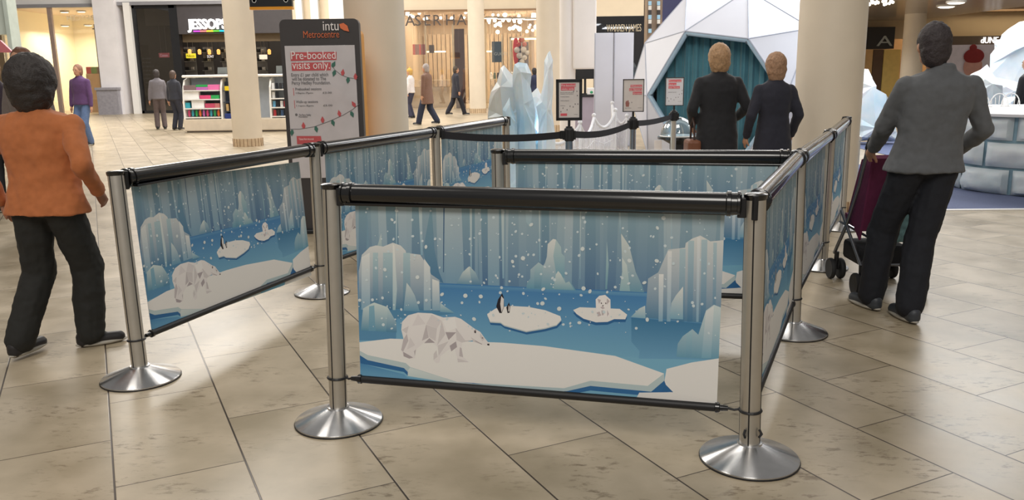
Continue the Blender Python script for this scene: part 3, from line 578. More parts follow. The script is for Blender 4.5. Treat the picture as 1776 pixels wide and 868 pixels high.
# ------------------------------------------------------------------ barrier posts
POST = {'A': ((245, 657), (200, 298), 'brushed steel banner post furthest left, beside the orange jumper walker'),
        'B': ((588, 731), (574, 320), 'front left brushed steel banner post of the nearest panel'),
        'C': ((1299, 796), (1311, 337), 'nearest steel banner post at the front right corner'),
        'D': ((559, 508), (545, 249), 'steel banner post just behind the front left post'),
        'H': ((1375, 577), (1386, 262), 'second steel post back along the right hand banners'),
        'I': ((1425, 464), (1440, 226), 'third steel post back along the right hand banners'),
        'J': ((1457, 397), (1469, 203), 'last steel post of the right hand banners by the near column'),
        'E': (None, (755, 221), 'steel post where the black belt starts, below the brown coat shopper'),
        'F': (None, (877, 203), 'end steel post of the back left banner by the ice spikes'),
        'G': (None, (863, 260), 'free end steel post of the inner cross banner')}
PH = 1.035; TOP = {}
def cone_base(o, r=.188, mt=BASEM):
    MB().lathe([(0, .0), (r - .004, 0), (r, .003), (r, .011), (r - .003, .014), (.048, .066), (.046, .072), (0, .072)], n=64).build('base_plate', mt, o, True)
    MB().lathe([(r + .002, 0), (r + .003, .005), (r - .004, .008), (r - .03, .001)], n=48).build('rubber_rim', BLACKM, o, True)
for n, (bpx, tpx, lab) in POST.items():
    t = G(*tpx, PH); b = G(*bpx) if bpx else Vector((t.x, t.y, 0)); TOP[n] = (b, t)
    o = thing('stanchion_post', lab, 'stanchion', (b.x, b.y, 0)); cone_base(o)
    d = Vector((t.x - b.x, t.y - b.y, PH)); ax = d.normalized(); r = .038
    m = MB(); q0 = ax * .05; q1 = ax * (d.length - .008); m.tube([q0, q1], r, 40); m.build('pole', STEEL, o, True)
    ang0 = .4; side = ax.cross(Vector((0, 1, 0))).normalized(); fr = side.cross(ax)
    for k in range(4):
        a = ang0 + k * math.pi / 2; off = (side * math.cos(a) + fr * math.sin(a)) * (r - .0015)
        m = MB(); m.tube([q0 + off + ax * .02, q1 + off], .0035, 6); m.build('groove', BLACKM, o)
    m = MB(); m.lathe([(r, -.02), (r + .004, -.014), (r + .005, 0), (r - .004, .005), (0, .006)], ax * d.length, 32, ax); m.build('cap', BLACK, o, True)
    # black slot clips on the cap
    for a in ((2.6,) if n != 'C' else (-1.25,)):
        off = (side * math.cos(a) + fr * math.sin(a)) * (r + .006); m = MB(); m.box(ax * (d.length - .045) + off, (.018, .018, .09), rz=a, bev=.003); m.build('clip', BLACKM, o)
    # ring collar that takes the bottom hooks
    m = MB(); zz = .2; c0 = ax * (zz / ax.z)
    if n != 'A' or True:
        ring = [c0 + (side * math.cos(t_) + fr * math.sin(t_)) * (r + .003) for t_ in [2 * math.pi * k / 24 for k in range(25)]]; m.tube(ring, .005, 6, False); m.build('hook_ring', BLACKM, o)
    if n == 'C':
        for a in (-2.2, -.9): off = (side * math.cos(a) + fr * math.sin(a)) * (r + .006); m = MB(); p0 = ax * .115 + off; m.tube([p0 + ax * .02, p0 + off.normalized() * .012 + ax * .005, p0 - ax * .012], .005, 6); m.build('loose_hook', BLACKM, o)

# ------------------------------------------------------------------ banner artwork (drawn once, printed on every banner, both faces)
C4 = ((612, 345), (1250, 362), (1243, 700), (628, 662))   # drawing frame TL TR BR BL
def _hom():
    src = C4; dst = ((0, 1), (1, 1), (1, 0), (0, 0)); Aa = []; bb = []
    for (x, y), (u, v) in zip(src, dst): Aa.append([x, y, 1, 0, 0, 0, -u * x, -u * y]); bb.append(u); Aa.append([0, 0, 0, x, y, 1, -v * x, -v * y]); bb.append(v)
    n = 8; Mx = [r + [b] for r, b in zip(Aa, bb)]
    for i in range(n):
        p = max(range(i, n), key=lambda r: abs(Mx[r][i])); Mx[i], Mx[p] = Mx[p], Mx[i]
        for r in range(n):
            if r != i:
                f_ = Mx[r][i] / Mx[i][i]; Mx[r] = [a - f_ * b for a, b in zip(Mx[r], Mx[i])]
    return [Mx[i][n] / Mx[i][i] for i in range(n)]
HM = _hom()
def uv(x, y):
    w = HM[6] * x + HM[7] * y + 1; return min(1, max(0, (HM[0] * x + HM[1] * y + HM[2]) / w)), min(1, max(0, (HM[3] * x + HM[4] * y + HM[5]) / w))
ARTP = []   # (polygon in uv, colour top, colour bottom)
def ap(pts, ct, cb=None, raw=False):
    q = [p if raw else uv(*p) for p in pts]; ARTP.append((q, ct, cb or ct))
r2 = random.Random(3)
ap([(0, 0), (1, 0), (1, 1), (0, 1)], (126, 164, 182), (64, 114, 168), raw=True)
x = 0
while x < 1:                                   # ice curtain strips
    w = r2.uniform(.006, .035); t = r2.random(); k = r2.uniform(-.01, .01)
    ct = tuple(int(a + (b - a) * t) for a, b in zip((130, 166, 180), (184, 200, 204))); cb = tuple(int(a + (b - a) * t) for a, b in zip((58, 104, 158), (102, 154, 188)))
    ap([(x, 1), (min(1, x + w), 1), (min(1, max(0, x + w + k)), .5), (min(1, max(0, x + k)), .5)], ct, cb, raw=True); x += w * r2.uniform(.7, 1)
for px, w, y1, lt in ((684, 3, 430, 1), (769, 2, 470, 0), (815, 4, 470, 1), (935, 3, 450, 1), (1006, 2, 480, 1), (1073, 2, 400, 1), (1160, 2, 425, 1), (870, 5, 480, 1), (725, 6, 440, 1), (1245, 4, 400, 1)):
    ap([(px, 340), (px + w, 340), (px + w * 1.6, y1), (px + w, y1)], (200, 214, 212) if lt else (60, 100, 140), (130, 175, 200) if lt else (40, 84, 134))
ap([(748, 345), (755, 430), (764, 470), (772, 489), (745, 480), (735, 430)], (126, 164, 178), (72, 126, 168)); ap([(912, 345), (925, 345), (922, 392), (914, 380)], (178, 200, 206), (150, 184, 198))
# water
ap([(600, 590), (1260, 600), (1260, 720), (600, 680)], (116, 180, 212))
ap([(600, 486), (765, 489), (900, 494), (1125, 501), (1260, 508), (1260, 620), (600, 600)], (60, 128, 190), (116, 180, 212))
ap([(600, 486), (1260, 508), (1260, 514), (600, 492)], (100, 160, 200), (60, 130, 190))
ap([(600, 533), (793, 542), (760, 548), (690, 553), (690, 592), (600, 592)], (78, 140, 182), (84, 146, 190))
ap([(1097, 546), (1255, 557), (1255, 617), (1111, 617), (1112, 604), (1098, 588)], (56, 124, 172), (104, 166, 206))
LT = (222, 224, 220)
ap([(651, 432), (657, 412), (660, 401), (662, 430)], (196, 210, 208), (150, 184, 192))
ap([(622, 534), (621, 470), (626, 440), (640, 426), (651, 423), (664, 425), (681, 418), (695, 423), (704, 432), (705, 436), (730, 439), (745, 462), (750, 474), (765, 484), (767, 540), (700, 537)], LT, (70, 130, 170))
for a, b, tw in ((626, 640, 0), (646, 655, 1), (664, 681, 1), (700, 712, 1), (737, 748, 0), (752, 764, 0)):
    ap([(a, 436 + (8 if a < 640 else 0) + (46 if a > 745 else 10 if a > 730 else 0)), (b, 436 + (50 if a > 745 else 25 if a > 730 else 0)), (b + 3, 538), (a + 1, 538)], (176, 204, 210) if tw else (228, 230, 226), (62, 122, 166) if tw else (128, 172, 198))
ap([(681, 420), (684, 424), (690, 500), (688, 538), (683, 538)], (236, 236, 228), (150, 190, 205))
ap([(707, 489), (714, 498), (722, 512), (731, 540), (702, 539)], (206, 218, 216), (96, 156, 190))
ap([(767, 524), (776, 531), (793, 542), (767, 540)], (190, 212, 216), (110, 168, 194))
ap([(627, 575), (630, 536), (645, 527), (650, 525), (674, 533), (680, 543), (690, 560), (691, 578)], (206, 222, 220), (86, 150, 182)); ap([(641, 532), (650, 530), (653, 576), (641, 576)], (132, 180, 200), (98, 158, 190)); ap([(674, 534), (680, 543), (690, 560), (691, 578), (672, 577)], (186, 210, 214), (74, 138, 176))
ap([(795, 490), (805, 470), (813, 462), (817, 459), (828, 470), (838, 492)], (214, 224, 218), (100, 152, 182)); ap([(817, 460), (828, 470), (838, 492), (822, 491)], (176, 202, 206), (84, 138, 176))
ap([(916.5, 497), (918, 486), (923, 480), (923, 464), (937, 451), (945, 457), (948, 452), (951, 441), (952, 419), (961, 410), (966, 411), (975, 424), (976, 435), (982, 441), (982, 478), (985, 486), (990, 484), (995, 489), (1002, 500)], (226, 228, 222), (96, 158, 186))
ap([(966, 411), (975, 424), (976, 435), (982, 441), (982, 478), (968, 474), (962, 440)], (186, 208, 208), (110, 166, 190)); ap([(930, 462), (937, 452), (945, 458), (942, 497), (930, 497)], (170, 200, 206), (88, 148, 180))
ap([(963, 498), (967, 472), (971, 466), (976, 472), (984, 487), (990, 484), (999, 499)], (214, 224, 220), (120, 172, 190))
ap([(1052, 497), (1053, 413), (1057, 454), (1055, 497)], (176, 204, 206), (110, 164, 184))
ap([(1077, 400), (1091, 421), (1103, 467), (1114, 490), (1118, 502), (1076, 500), (1080, 467), (1079, 441)], (216, 222, 216), (104, 158, 184)); ap([(1079, 441), (1088, 455), (1094, 500), (1076, 500), (1080, 467)], (212, 222, 218), (140, 184, 196))
ap([(1120.5, 546), (1124, 478), (1141, 467), (1157, 427.5), (1185, 424), (1186, 416), (1197, 408), (1210, 403), (1219, 408), (1227, 413), (1256, 411), (1256, 556)], LT, (74, 132, 172))
for a, b, y0, tw in ((1142, 1150, 470, 0), (1156, 1163, 430, 0), (1176, 1186, 426, 1), (1190, 1200, 412, 1), (1205, 1210, 406, 0), (1212, 1222, 410, 1), (1232, 1238, 415, 1)):
    ap([(a, y0), (b, y0), (b, 552), (a + 1, 552)], (178, 204, 212) if tw else (230, 232, 230), (66, 126, 170) if tw else (128, 174, 202))
ap([(1161, 547), (1164, 520), (1171, 507), (1183, 491), (1184, 548)], (226, 228, 222), (120, 174, 200)); ap([(1096, 545), (1110, 530), (1120, 525), (1121, 547)], (206, 218, 218), (130, 180, 202))
ap([(1174, 613), (1176, 590), (1184, 577), (1200, 564.5), (1210, 574), (1222, 532), (1235, 522), (1256, 527), (1256, 617)], (206, 222, 222), (100, 162, 192)); ap([(1222, 534), (1235, 524), (1232, 614), (1216, 614)], (226, 230, 228), (116, 174, 200)); ap([(1190, 572), (1200, 566), (1200, 613), (1190, 613)], (160, 198, 210), (100, 160, 192))
# big floe
SH = (40, 104, 164)
ap([(600, 626), (627, 634), (705, 648), (712, 654), (820, 668), (985, 684), (1030, 674), (1135, 682), (1180, 668), (1150, 650), (1000, 640), (600, 610)], SH, (44, 110, 172)); ap([(600, 595), (627, 596), (680, 589), (876, 593), (950, 598), (1071, 613), (1154, 642), (1155, 654), (1133, 674), (1030, 666), (990, 676), (930, 680), (712, 648), (705, 641), (640, 628), (600, 618)], (196, 212, 212), (176, 200, 206))
ap([(600, 595), (627, 596), (680, 589), (876, 593), (950, 598), (1071, 613), (1154, 642), (1127, 664), (1030, 657), (985, 671), (800, 664), (716, 639), (708, 632), (640, 619), (600, 610)], (238, 236, 232), (234, 232, 228))
ap([(600, 632), (705, 652), (712, 658), (800, 670), (930, 684), (1000, 700), (600, 700)], (66, 136, 190), (110, 174, 212))
ap([(712, 645), (716, 640), (800, 664), (900, 672), (1000, 678), (1000, 692), (860, 676), (712, 655)], (214, 224, 222), (188, 208, 210))
ap([(1155, 655), (1158, 634), (1200, 622), (1260, 615), (1260, 720), (1170, 690), (1160, 668)], (236, 234, 230), (232, 230, 226)); ap([(1106, 690), (1113, 676), (1171, 674), (1260, 690), (1260, 720), (1106, 700)], (232, 230, 226), (228, 226, 222)); ap([(1150, 674), (1156, 660), (1170, 674)], SH)
# small floes
PF = [(849.5, 543), (864, 533), (888, 528), (921, 529.5), (950, 535), (976, 545), (978, 551), (970, 560), (950, 566), (918, 572), (880, 562), (873, 557), (855, 556)]
ap([(x_ + 1, y_ + 6) for x_, y_ in PF], SH); ap([(x_, y_ + 2) for x_, y_ in PF], (190, 206, 208)); ap(PF, (238, 236, 232))
SF = [(998, 534), (1009, 529), (1077, 531), (1090, 541), (1087, 549), (1068, 549), (1057, 554), (1037, 555), (1016, 549), (1004, 541)]
ap([(x_, y_ + 5) for x_, y_ in SF], SH); ap(SF, (236, 234, 230))
BK = (40, 36, 44)
ap([(875, 506), (868, 517), (865, 529.5), (871, 541), (875, 541), (879, 529), (878, 514)], BK); ap([(873.5, 511), (878, 516), (878, 530), (874.5, 540), (872, 525)], (228, 222, 218)); ap([(887, 522), (882.6, 531), (885, 541), (888.5, 540), (889.5, 529)], BK); ap([(886.5, 527), (888.6, 530), (888, 538), (886, 538)], (220, 214, 210))
ap([(1037, 535), (1036, 515), (1042, 508.6), (1052, 507), (1061, 515), (1062, 538), (1060, 546), (1038, 545)], (240, 236, 234))
for g_ in (((1039, 514), (1045, 516), (1042, 523)), ((1055, 513), (1060, 518), (1055, 524)), ((1044, 529), (1048, 527), (1052, 530), (1048, 532)), ((1038, 538), (1043, 536), (1046, 543), (1040, 545)), ((1056, 533), (1059, 540), (1056, 545)), ((1046, 534), (1050, 534), (1050, 542), (1047, 543))): ap(g_, (196, 184, 186))
for ex_ in (1044.5, 1052): ap([(ex_, 521), (ex_ + 1.5, 520), (ex_ + 2.5, 522), (ex_ + 1.3, 523.4)], (90, 74, 78))
ap([(1047, 525), (1050, 525), (1048.5, 527.4)], (70, 58, 62))
# low-poly bear
BO = [(710.6, 547), (700, 559), (699, 573), (703, 588), (699.5, 609), (703.6, 619.5), (714, 624.6), (725, 623), (721, 612.5), (726, 607), (740, 595), (755.5, 596), (766, 604), (764, 621), (757, 626), (762, 631.5), (767.6, 630), (769, 619), (783, 607), (793, 603), (798.7, 621), (799.7, 628), (819, 628.7), (809, 619), (806, 604), (807, 590), (824.6, 590), (842, 597.6), (854, 598.7), (854, 595), (847, 586.6), (838, 574.5), (828, 569), (804, 552), (793.5, 548.6), (772.7, 550), (752, 543), (728, 542)]
ap(BO, (236, 232, 230), (230, 225, 224))
D1, D2, D3 = (214, 208, 208), (198, 190, 192), (176, 166, 170)
for g_, c_ in ((((709, 580), (712, 592), (703, 612), (699.5, 609), (703, 590)), D2), (((703, 612), (714, 618), (721, 622), (714, 624), (704, 620)), D3), (((722, 611), (726, 607), (724, 620)), D2), (((743, 563), (736, 592), (748, 586)), D2), (((740, 596), (749, 587), (759, 595)), D3), (((749, 586), (743, 563), (762, 570), (760, 592)), D1),
                (((770, 556), (777, 580), (763, 600)), D1), (((777, 576), (796, 576), (783, 590)), D3), (((764, 600), (783, 592), (766, 618)), D1), (((785, 600), (796, 592), (798, 602), (788, 610)), D3), (((803, 602), (806, 604), (809, 620), (802, 618)), D2), (((799, 622), (819, 628), (800, 629)), D1),
                (((757, 615), (762, 608), (764, 620), (757, 626)), D1), (((795, 568), (812, 590), (824, 590), (806, 594), (797, 590)), D1), (((718, 566), (728, 545), (742, 562)), (226, 220, 220)), (((700, 573), (712, 566), (709, 580)), D1), (((752, 545), (770, 556), (762, 570), (743, 562)), (222, 216, 216)), (((793, 549), (797, 568), (780, 575), (772, 556)), (240, 238, 236)),
                (((822, 584), (842, 597), (826, 592)), D1), (((838, 577), (846, 587), (842, 591), (838, 584)), D1), (((715, 586), (724, 600), (710, 608)), (220, 214, 214))): ap(g_, c_)
ap([(827, 572), (831, 570), (831, 577), (827, 576)], D3); ap([(828, 573), (830.5, 573), (830.5, 577), (828.5, 577)], (70, 60, 64)); ap([(850.5, 595.5), (854.5, 595), (854.5, 598.5), (851, 598)], (60, 52, 56)); ap([(841, 584), (843.5, 584.5), (843, 586.5), (841, 586)], (130, 110, 114)); ap([(830, 590), (842, 596), (841, 597), (829, 591)], D3)
# snow
def flake(px, py, s):
    n = 7; a0 = r2.uniform(0, 6); el = r2.uniform(.65, 1.0); th = r2.uniform(0, 3.1); pts = []
    for k_ in range(n):
        a = 2 * math.pi * k_ / n; dx, dy = s * math.cos(a), s * el * math.sin(a); pts.append((px + dx * math.cos(th) - dy * math.sin(th), py + dx * math.sin(th) + dy * math.cos(th)))
    if all(618 < x_ < 1246 for x_, _ in pts): ap(pts, (206, 222, 228) if s < 3 else (216, 226, 226))
for i in range(300):
    flake(r2.uniform(622, 1242), 350 + 225 * r2.random() ** .9, r2.choice([.9, 1.1, 1.3, 1.7, 2.2, 2.6, 2.9]))
for px, py, s in ((687, 361, 3.6), (679, 377, 3.4), (740, 425, 3.8), (668, 466, 3.6), (726, 479, 3.8), (892, 450, 3.6), (910, 444, 4), (923, 385, 4), (770, 509, 4), (811, 511, 4), (838, 512, 3.8), (827, 552, 4), (1012, 427, 4), (1148, 373, 4), (1138, 390, 3.6), (1138, 447, 4), (1092, 447, 4), (1118, 485, 4), (1015, 496, 4), (1026, 501, 4), (946, 498, 4), (945, 523, 4), (974, 532, 4), (1009, 556, 3.6), (1124, 549, 4), (624, 521, 3)): flake(px, py, s)

def soft(c): g_ = sum(c) / 3; return tuple(v * .86 + g_ * .14 for v in c)
def make_banner_mesh(L_, H_):
    """flat sheet: a print layer for each face; pigment layers are hair thin"""
    bm = bmesh.new(); lay = bm.loops.layers.float_color.new('Col')
    for side in (1, -1):
        for i, (poly, ct, cb) in enumerate(ARTP):
            off = side * (.0006 + i * .0000035); ct_, cb_ = lin(soft(ct)), lin(soft(cb)); vs_ = [q[1] for q in poly]; v0, v1 = min(vs_), max(vs_)
            pts = [Vector(((u if side == 1 else 1 - u) * L_, -off, v * H_)) for u, v in poly]
            try: f_ = bm.faces.new([bm.verts.new(p) for p in (pts)])
            except ValueError: continue
            for lp, (u, v) in zip(f_.loops, poly):
                t = (v - v0) / (v1 - v0) if v1 > v0 else 1; lp[lay] = (*[b * (1 - t) + a * t for a, b in zip(ct_, cb_)], 1)
            f_.normal_update()
            if f_.normal.y * side > 0: f_.normal_flip()
    # selvedge
    c = lin((214, 216, 214)); q = [bm.verts.new(p) for p in ((0, 0, 0), (L_, 0, 0), (L_, 0, H_), (0, 0, H_))]; f_ = bm.faces.new(q)
    for lp in f_.loops: lp[lay] = (*c, 1)
    me = bpy.data.meshes.new('banner'); bm.to_mesh(me); bm.free(); me.materials.append(ART); return me
BMESH = make_banner_mesh(1.0, 1.0)
def barrier(n0, n1, lab, lift=(0, 0), m0=.108, m1=.125, dy=0.0):
    (b0, t0), (b1, t1) = TOP[n0], TOP[n1]
    s = Vector((b0.x, b0.y, 0)); d = Vector((b1.x - b0.x, b1.y - b0.y, 0)); L_ = d.length; ang = math.atan2(d.y, d.x)
    # use mean of post base and top so panel follows the leaning posts
    at = lambda T, z: T[0].lerp(T[1], z / PH) if z > 0 else T[0]
    o = thing('banner_barrier', lab, 'barrier', ((s.x + b1.x) / 2, (s.y + b1.y) / 2, 0), ang)
    inv = (Matrix.Translation(o.location) @ Matrix.Rotation(ang, 4, 'Z')).inverted()
    loc = lambda T, z: inv @ Vector((*at(T, z).xy, z))
    zr = .998; A_, B_ = loc(TOP[n0], zr), loc(TOP[n1], zr); ax = (B_ - A_).normalized()
    a = A_ + ax * .075; b = B_ - ax * .075
    m = MB(); prof = [(.036, .018), (.038, -.0)]
    ring = []
    # oval cassette with a lower lip
    pr = [(.038 * math.cos(t_), .041 * math.sin(t_)) for t_ in [2 * math.pi * k / 20 for k in range(20)]]
    up = Vector((0, 0, 1)); sd = ax.cross(up).normalized()
    ra = [m.b.verts.new(a + sd * p + up * q) for p, q in pr]; rb = [m.b.verts.new(b + sd * p + up * q) for p, q in pr]; m.m(BLACK)
    for k in range(20): m._f([ra[k], ra[(k + 1) % 20], rb[(k + 1) % 20], rb[k]])
    m._f(ra[::-1]); m._f(rb); m.build('cassette_tube', None, o, True)
    m = MB(); m.box((a + b) / 2 + Vector((0, 0, -.039)), ((b - a).length, .034, .012), bev=.003); m.build('cassette_lip', BLACK, o)
    for e_, T, sg_ in ((a, A_, 1), (b, B_, -1)):
        m = MB(); m.lathe([(.041, -.03), (.047, -.026), (.047, -.012), (.042, -.01), (.042, .01), (.047, .012), (.047, .02), (.034, .026), (0, .026)], e_, 28, ax * -sg_); m.build('end_collar', BLACK, o, True)
        m = MB(); m.box(T + ax * sg_ * .048 + Vector((0, 0, -.012)), (.032, .046, .075), rz=math.atan2(ax.y, ax.x), bev=.004); m.build('end_bracket', BLACKM, o)
    # banner sheet
    C0, D0 = loc(TOP[n0], .2), loc(TOP[n1], .2); ax2 = (D0 - C0).normalized()
    bn = bpy.data.objects.new('banner', BMESH); scene.collection.objects.link(bn); bn.parent = o
    tl_, br_, bl_ = A_ + ax * m0, D0 - ax2 * m1, C0 + ax2 * m0; tl_.z = .965; bl_.z = .2; br_.z = .2
    ux = br_ - bl_; uz = tl_ - bl_; ny = ux.cross(uz).normalized() * -1
    bn.matrix_local = Matrix(((ux.x, -ny.x, uz.x, bl_.x), (ux.y, -ny.y, uz.y, bl_.y), (ux.z, -ny.z, uz.z, bl_.z), (0, 0, 0, 1))); 
    bn.matrix_local = Matrix(((ux.x, uz.cross(ux).normalized().x, uz.x, bl_.x), (ux.y, uz.cross(ux).normalized().y, uz.y, bl_.y), (ux.z, uz.cross(ux).normalized().z, uz.z, bl_.z), (0, 0, 0, 1)))
    p, q = bl_ - ax2 * .012, br_ + ax2 * .012
    m = MB(); m.tube([p, q], .0165, 16); m.build('bottom_bar', BLACKM, o, True)
    for e_, T, sg_ in ((p, C0, 1), (q, D0, -1)):
        m = MB(); m.lathe([(.017, -.02), (.0205, -.018), (.0205, -.004), (.013, 0), (.01, .03), (0, .032)], e_, 16, ax2 * -sg_); m.build('bar_end_cap', BLACK, o, True)
        m = MB(); e2 = T + ax2 * sg_ * .044; m.tube([e_ - ax2 * sg_ * .03, (e_ - ax2 * sg_ * .03).lerp(e2, .6) + Vector((0, 0, -.004)), e2], .005, 8); m.build('spring_hook', BLACKM, o, True)
    return o
barrier('B', 'C', 'nearest front banner barrier showing the polar bear walking on a big ice floe')
barrier('A', 'D', 'left banner barrier with bear print, nearest the orange jumper walker')
barrier('D', 'E', 'banner barrier in front of the charcoal totem')
barrier('E', 'F', 'short looking banner barrier between belt post and ice spikes')
barrier('G', 'H', 'inner cross banner barrier just behind the front one')
barrier('C', 'H', 'right side banner barrier seen edge on, starting at the nearest post')
barrier('H', 'I', 'second right side banner barrier seen edge on')
barrier('I', 'J', 'last right side banner barrier beside the near column')

# ------------------------------------------------------------------ belt posts with sign holders
CHROME = mat('chrome_tube', (170, 176, 184), .22, 1.0, .03, 20)
SP = {}
RINK = mat('rose_red_ink', (222, 92, 104), .5); PAPER = mat('white_paper', (222, 214, 210), .4); PAPER2 = mat('cool_white_paper', (222, 224, 232), .4)
def sign_post(key, px, py, lab, lab2, paper, wS, hS, thick, layout, pc=CHROME):
    t = G(px, py, .985); SP[key] = t; r = .033
    o = thing('belt_post', lab, 'stanchion', (t.x, t.y, 0)); cone_base(o, .17)
    MB().tube([(0, 0, .05), (0, 0, .9)], r, 28).build('pole', pc, o, True)
    MB().box((0, 0, .925), (.085, .085, .12), bev=.014).box((-.045, 0, .92), (.03, .05, .08), bev=.004).box((.045, 0, .92), (.03, .05, .08), bev=.004).box((0, -.045, .92), (.03, .02, .1), bev=.004).lathe([(.036, .98), (.03, .99), (0, .99)], n=20).build('belt_head', BLACKM, o)
    s = thing('sign_holder', lab2, 'sign', (t.x, t.y, .991), -math.atan2(t.x, t.y) * .6)
    MB().lathe([(.03, 0), (.03, .006), (.012, .01), (.012, .065)], n=16).build('stem', BLACKM, s)
    z0 = .06; b = thick; m = MB(); m.box((0, .008, z0 + hS / 2), (wS, .006, hS))
    for c_, d_ in (((0, 0, z0 + b / 2), (wS, .02, b)), ((0, 0, z0 + hS - b / 2), (wS, .02, b)), ((-wS / 2 + b / 2, 0, z0 + hS / 2), (b, .02, hS)), ((wS / 2 - b / 2, 0, z0 + hS / 2), (b, .02, hS))): m.box(c_, d_, bev=.002)
    m.build('frame', BLACKM, s); pw, phh = wS - 2 * b, hS - 2 * b
    pap = MB().box((0, .001, z0 + hS / 2), (pw, .004, phh)).build('poster', paper, s)
    X = lambda u: -pw / 2 + u * pw; Z = lambda v: z0 + b + v * phh
    for kind, *a_ in layout:
        if kind == 'r':
            u0, v0, u1, v1, tx = a_; MB().box(((X(u0) + X(u1)) / 2, -.002, (Z(v0) + Z(v1)) / 2), (X(u1) - X(u0), .002, Z(v1) - Z(v0))).build('red_strip', RINK, pap)
            if tx: text(tx, .024, PWHT, pap, 'letters', (X(u0) + .004, -.004, Z(v0) + .005), width=X(u1) - X(u0) - .008, ext=.0005)
        if kind == 't': u0, v0, u1, tx = a_; text(tx, .011, GINK, pap, 'letters', (X(u0), -.002, Z(v0)), width=X(u1) - X(u0), ext=.0005)
        if kind == 'd':
            for u_, v_ in a_[0]: MB().prism([(X(u_) - .004, -.002, Z(v_)), (X(u_), -.002, Z(v_) - .007), (X(u_) + .004, -.002, Z(v_)), (X(u_), -.002, Z(v_) + .009)], (0, -.001, 0)).build('printed_bulb', mat('dark_bulb_ink', (80, 70, 84), .5), pap)
        if kind == 'p': u_, v_ = a_; MB().prism([(X(u_) - .022, -.002, Z(v_) + .02), (X(u_) - .016, -.002, Z(v_) - .025), (X(u_) + .016, -.002, Z(v_) - .025), (X(u_) + .022, -.002, Z(v_) + .02)], (0, -.001, 0)).ell((X(u_) - .01, -.002, Z(v_) + .026), (.008, .002, .012)).ell((X(u_) + .006, -.002, Z(v_) + .03), (.008, .002, .014)).build('printed_basket', mat('basket_ink', (160, 104, 96), .5), pap)
    return o
sign_post('T1', 987, 222, 'belt post with the thick framed poster, nearest of three', 'thick black framed poster on the nearest belt post', PAPER, .235, .365, .026,
          [('r', .1, .87, .82, .96, 'Pre-booked'), ('r', .1, .77, .76, .86, 'visits only'), ('t', .08, .7, .72, 'Entry per child which will be'), ('t', .08, .66, .72, 'donated to the Foundation'), ('t', .08, .58, .5, 'Prebooked sessions'), ('t', .08, .47, .5, 'Walk up sessions'), ('t', .08, .33, .3, 'intu'), ('d', [(.72, .74), (.88, .74), (.9, .62), (.1, .17), (.2, .27), (.4, .22), (.55, .32), (.7, .3), (.8, .38), (.93, .38)]), ('r', .08, .05, .4, .12, ''), ('t', .75, .08, .92, 'intu')])
sign_post('T2', 1098, 205, 'belt post below the middle poster with a printed basket', 'thin framed poster with a printed basket, middle of three', PAPER, .225, .345, .008,
          [('r', .34, .76, .93, .84, 'Welcome'), ('r', .28, .65, .93, .73, 'to Santa\'s'), ('r', .46, .53, .93, .62, 'Grotto'), ('p', .2, .22), ('d', [(.42, .28)]), ('t', .08, .09, .4, 'Happy Christmas'), ('t', .74, .1, .93, 'intu')])
sign_post('T3', 1169, 193, 'belt post in front of the clear dome, furthest of three', 'thin framed poster hung in front of the teal curtain, furthest of three', PAPER2, .225, .345, .008,
          [('r', .14, .85, .88, .94, 'Please wait'), ('r', .14, .73, .6, .82, 'here to'), ('r', .14, .61, .8, .7, 'see Santa'), ('t', .14, .47, .6, 'Please have your tickets ready'), ('d', [(.1, .27), (.18, .15), (.3, .23), (.48, .19), (.58, .28), (.72, .29), (.78, .4), (.92, .42), (.94, .54)]), ('t', .72, .13, .92, 'intu')], STEEL)
def belt(a, b, sag, lab, w=.062):
    a, b = Vector(a), Vector(b); o = thing('retractable_belt', lab, 'belt', ((a.x + b.x) / 2, (a.y + b.y) / 2, (a.z + b.z) / 2)); d = (b - a); s = d.normalized().cross(Vector((0, 0, 1))) * .0012; m = MB(); n = 24; ra = None
    for i in range(n + 1):
        t = i / n; c = a.lerp(b, t) + Vector((0, 0, -sag * 4 * t * (1 - t))); r_ = [m.b.verts.new(c + s * x_ + Vector((0, 0, z_))) for x_, z_ in ((-1, -w / 2), (1, -w / 2), (1, w / 2), (-1, w / 2))]
        if ra:
            for k_ in range(4): m._f([ra[k_], ra[(k_ + 1) % 4], r_[(k_ + 1) % 4], r_[k_]])
        else: m._f(r_[::-1])
        ra = r_
    m._f(ra); m.build('webbing', mat('black_webbing', (34, 34, 40), .7, 0, .1, 80), o, False, True)
    for p in (a, b): q = MB().box(p + (d.normalized() * (.012 if p == a else -.012)), (.03, .022, w + .012), rz=math.atan2(d.y, d.x), bev=.002).build('end_clip', BLACKM, o, False, True)
def hd(k, s, z=.925): return SP[k] + (s * .062 if True else 0) + Vector((0, 0, z - .985))
e0 = TOP['E'][1]; v = (SP['T1'] - e0).normalized(); v.z = 0; belt(Vector((e0.x, e0.y, .97)) + v * .05, hd('T1', -v), .03, 'black belt sagging from the banner post to the nearest sign')
v = (SP['T2'] - SP['T1']).normalized(); belt(hd('T1', v), hd('T2', -v), .045, 'black belt between nearest and middle sign posts')
v = (SP['T3'] - SP['T2']).normalized(); belt(hd('T2', v), hd('T3', -v), .02, 'black belt between middle and furthest sign posts')
